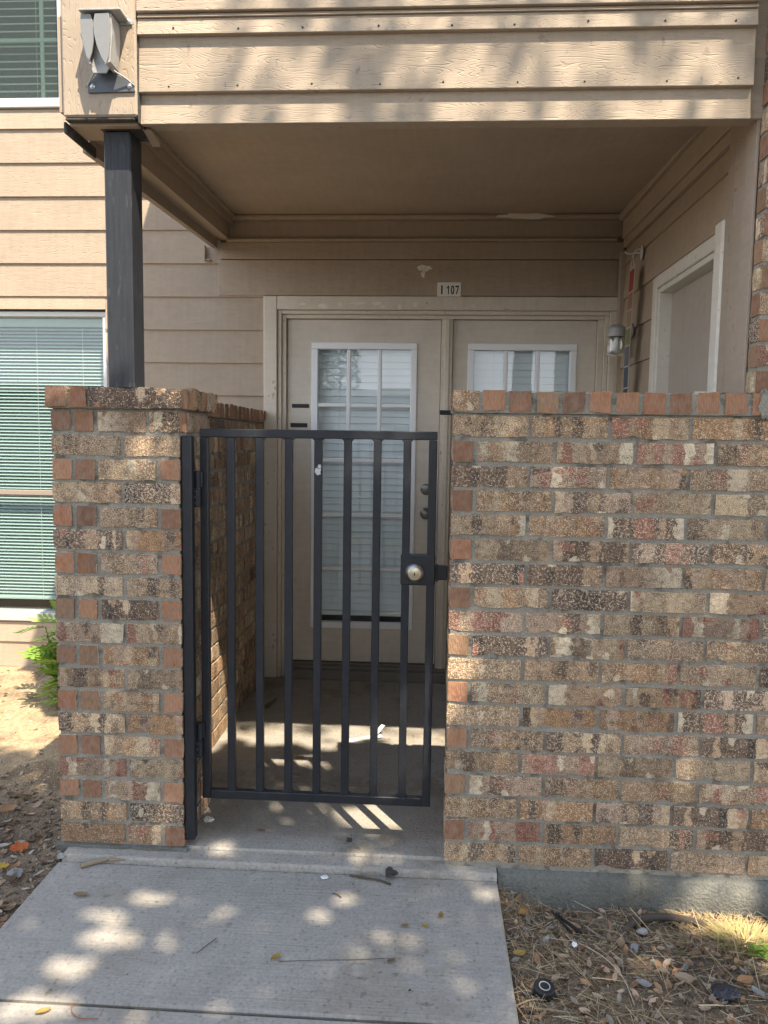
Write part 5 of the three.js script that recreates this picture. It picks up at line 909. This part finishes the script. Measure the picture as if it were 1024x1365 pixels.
{ // another shade tree over the lawn behind the viewer
  const r = rng(29), T = thing('shade_tree', 'second shade tree over the lawn in front of the building', 'tree', [-2.4, -0.1, 8.2]);
  part('trunk', [limb([[-2.4, -0.3, 8.2], [-2.5, 1.6, 8.2], [-2.3, 3.4, 8.1]], 0.24, 0.16)], mBark, T);
  for (const q of [[[-2.3, 3.3, 8.1], [-1.2, 5.2, 7.2], [0.2, 6.4, 6.4]], [[-2.3, 3.3, 8.1], [-3.4, 5.2, 8.4], [-4.4, 6.6, 8.8]], [[-2.3, 3.3, 8.1], [-1.6, 5.2, 9.4], [-0.6, 6.6, 10.4]]]) part('limb', limb(q, 0.12, 0.03), mBark, T);
  const it = []; for (let i = 0; i < 15000; i++) { const a = rr(0, 6.283, r), q = Math.sqrt(r()), x = -1.6 + Math.cos(a) * q * 5.0, z = 8.4 + Math.sin(a) * q * 4.2, y = 5.4 + 2.8 * r() * Math.sqrt(1.02 - q * q); if (z - SUN.z * y < 1.3 || fbm(x * 0.9, z * 0.9 + y, 4096, 4096, 2, 6) < -0.22) continue; const L = rr(0.10, 0.17, r), g = rr(0.6, 1.6, r); it.push({ p: [x + 2.4, y + 0.1, z - 8.2], r: [rr(-0.9, 0.9, r), rr(0, 6.283, r), rr(-0.9, 0.9, r)], s: [L, L, L], c: [g, g, g] }); }
  stuff('crown', null, null, crownLeaf, mCrown, it, T);
}
{ // a tree and a low pale building across the parking lane
  const r = rng(23);
  const T = thing('street_tree', 'tall tree across the lane in front of the low building', 'tree', [-2.6, -0.1, 13.5]);
  part('trunk', [limb([[-2.6, -0.3, 13.5], [-2.75, 1.4, 13.4], [-4.1, 3.0, 13.2]], 0.20, 0.12), limb([[-2.75, 1.4, 13.4], [-2.9, 3.0, 13.3], [-3.3, 4.6, 13.0]], 0.12, 0.05)], mBark, T);
  const it = []; for (let i = 0; i < 9000; i++) { const k = Math.floor(r() * 9), cx = [-4.6, -3.6, -3.0, -5.4, -4.2, -4.9, -3.4, -2.9, -5.8][k], cy = [3.0, 3.6, 3.1, 3.6, 4.8, 4.4, 4.5, 4.0, 2.6][k], a = rr(0, 6.283, r), b = rr(-1, 1, r), q = 1.0 * Math.cbrt(r()), s = Math.sqrt(1 - b * b), L = rr(0.09, 0.15, r), g = rr(0.6, 1.7, r); it.push({ p: [cx + Math.cos(a) * s * q + 2.6, cy + b * q * 0.8 + 0.1, Math.sin(a) * s * q], r: [rr(-1, 1, r), rr(0, 6, r), rr(-1, 1, r)], s: [L, L, L], c: [g, g, g] }); }
  stuff('crown', null, null, crownLeaf, mCrown, it, T);
  const H = thing('low_building', 'low pale building with a grey roof across the parking lane', 'building', [0, -0.1, 24]);
  part('wall', box(-22, 3, -0.2, 3.0, 24, 24.3, 0.01), mat([0.60, 0.57, 0.52], { roughness: 0.9 }), H);
  part('roof', prismX([[23.4, 3.0], [23.4, 3.18], [26, 3.62], [26, 3.0]], -22.5, 3.2), mat([0.20, 0.19, 0.18], { roughness: 0.95 }), H);
  for (let k = 0; k < 5; k++) { const x = -20 + k * 4.6; const w = part('window', box(x, x + 1.5, 0.9, 2.2, 23.93, 23.99, 0.01), mSash, H); part('pane', box(x + 0.08, x + 1.42, 0.98, 2.12, 23.915, 23.929, 0.003), mDark, w); }
}

{ // a taller block and a thick trunk further right across the lane
  const H = thing('apartment_block', 'two storey grey apartment block across the parking lane', 'building', [10, -0.1, 24]);
  part('wall', box(4.7, 20, -0.2, 7.2, 24, 24.3, 0.01), mat([0.34, 0.32, 0.29], { roughness: 0.9 }), H);
  part('roof', prismX([[23.3, 7.2], [23.3, 7.4], [28, 9.2], [28, 7.2]], 4.2, 20.5), mat([0.16, 0.15, 0.14], { roughness: 0.95 }), H);
  for (let k = 0; k < 6; k++) for (const y of [0.9, 4.1]) { const x = 5.6 + k * 2.4, w = part('window', box(x, x + 1.2, y, y + 1.4, 23.93, 23.99, 0.01), mSash, H); part('pane', box(x + 0.08, x + 1.12, y + 0.08, y + 1.32, 23.915, 23.929, 0.003), mDark, w); }
  const T = thing('pine_tree', 'tall tree with a thick bare trunk beside the grey block', 'tree', [3.25, -0.1, 22]);
  part('trunk', limb([[3.25, -0.3, 22], [3.2, 3, 22], [3.3, 6, 22], [3.1, 9, 22]], 0.42, 0.26), mBark, T);
  const r = rng(37), it = []; for (let i = 0; i < 5000; i++) { const a = rr(0, 6.283, r), b = rr(-1, 1, r), q = 1.9 * Math.cbrt(r()), s = Math.sqrt(1 - b * b), L = rr(0.14, 0.24, r), g = rr(0.6, 1.6, r); it.push({ p: [Math.cos(a) * s * q - 0.1, 9.4 + b * q * 0.8, Math.sin(a) * s * q], r: [rr(-1, 1, r), rr(0, 6, r), rr(-1, 1, r)], s: [L, L, L], c: [g, g, g] }); }
  stuff('crown', null, null, crownLeaf, mCrown, it, T);
}

renderer.render(scene, camera);
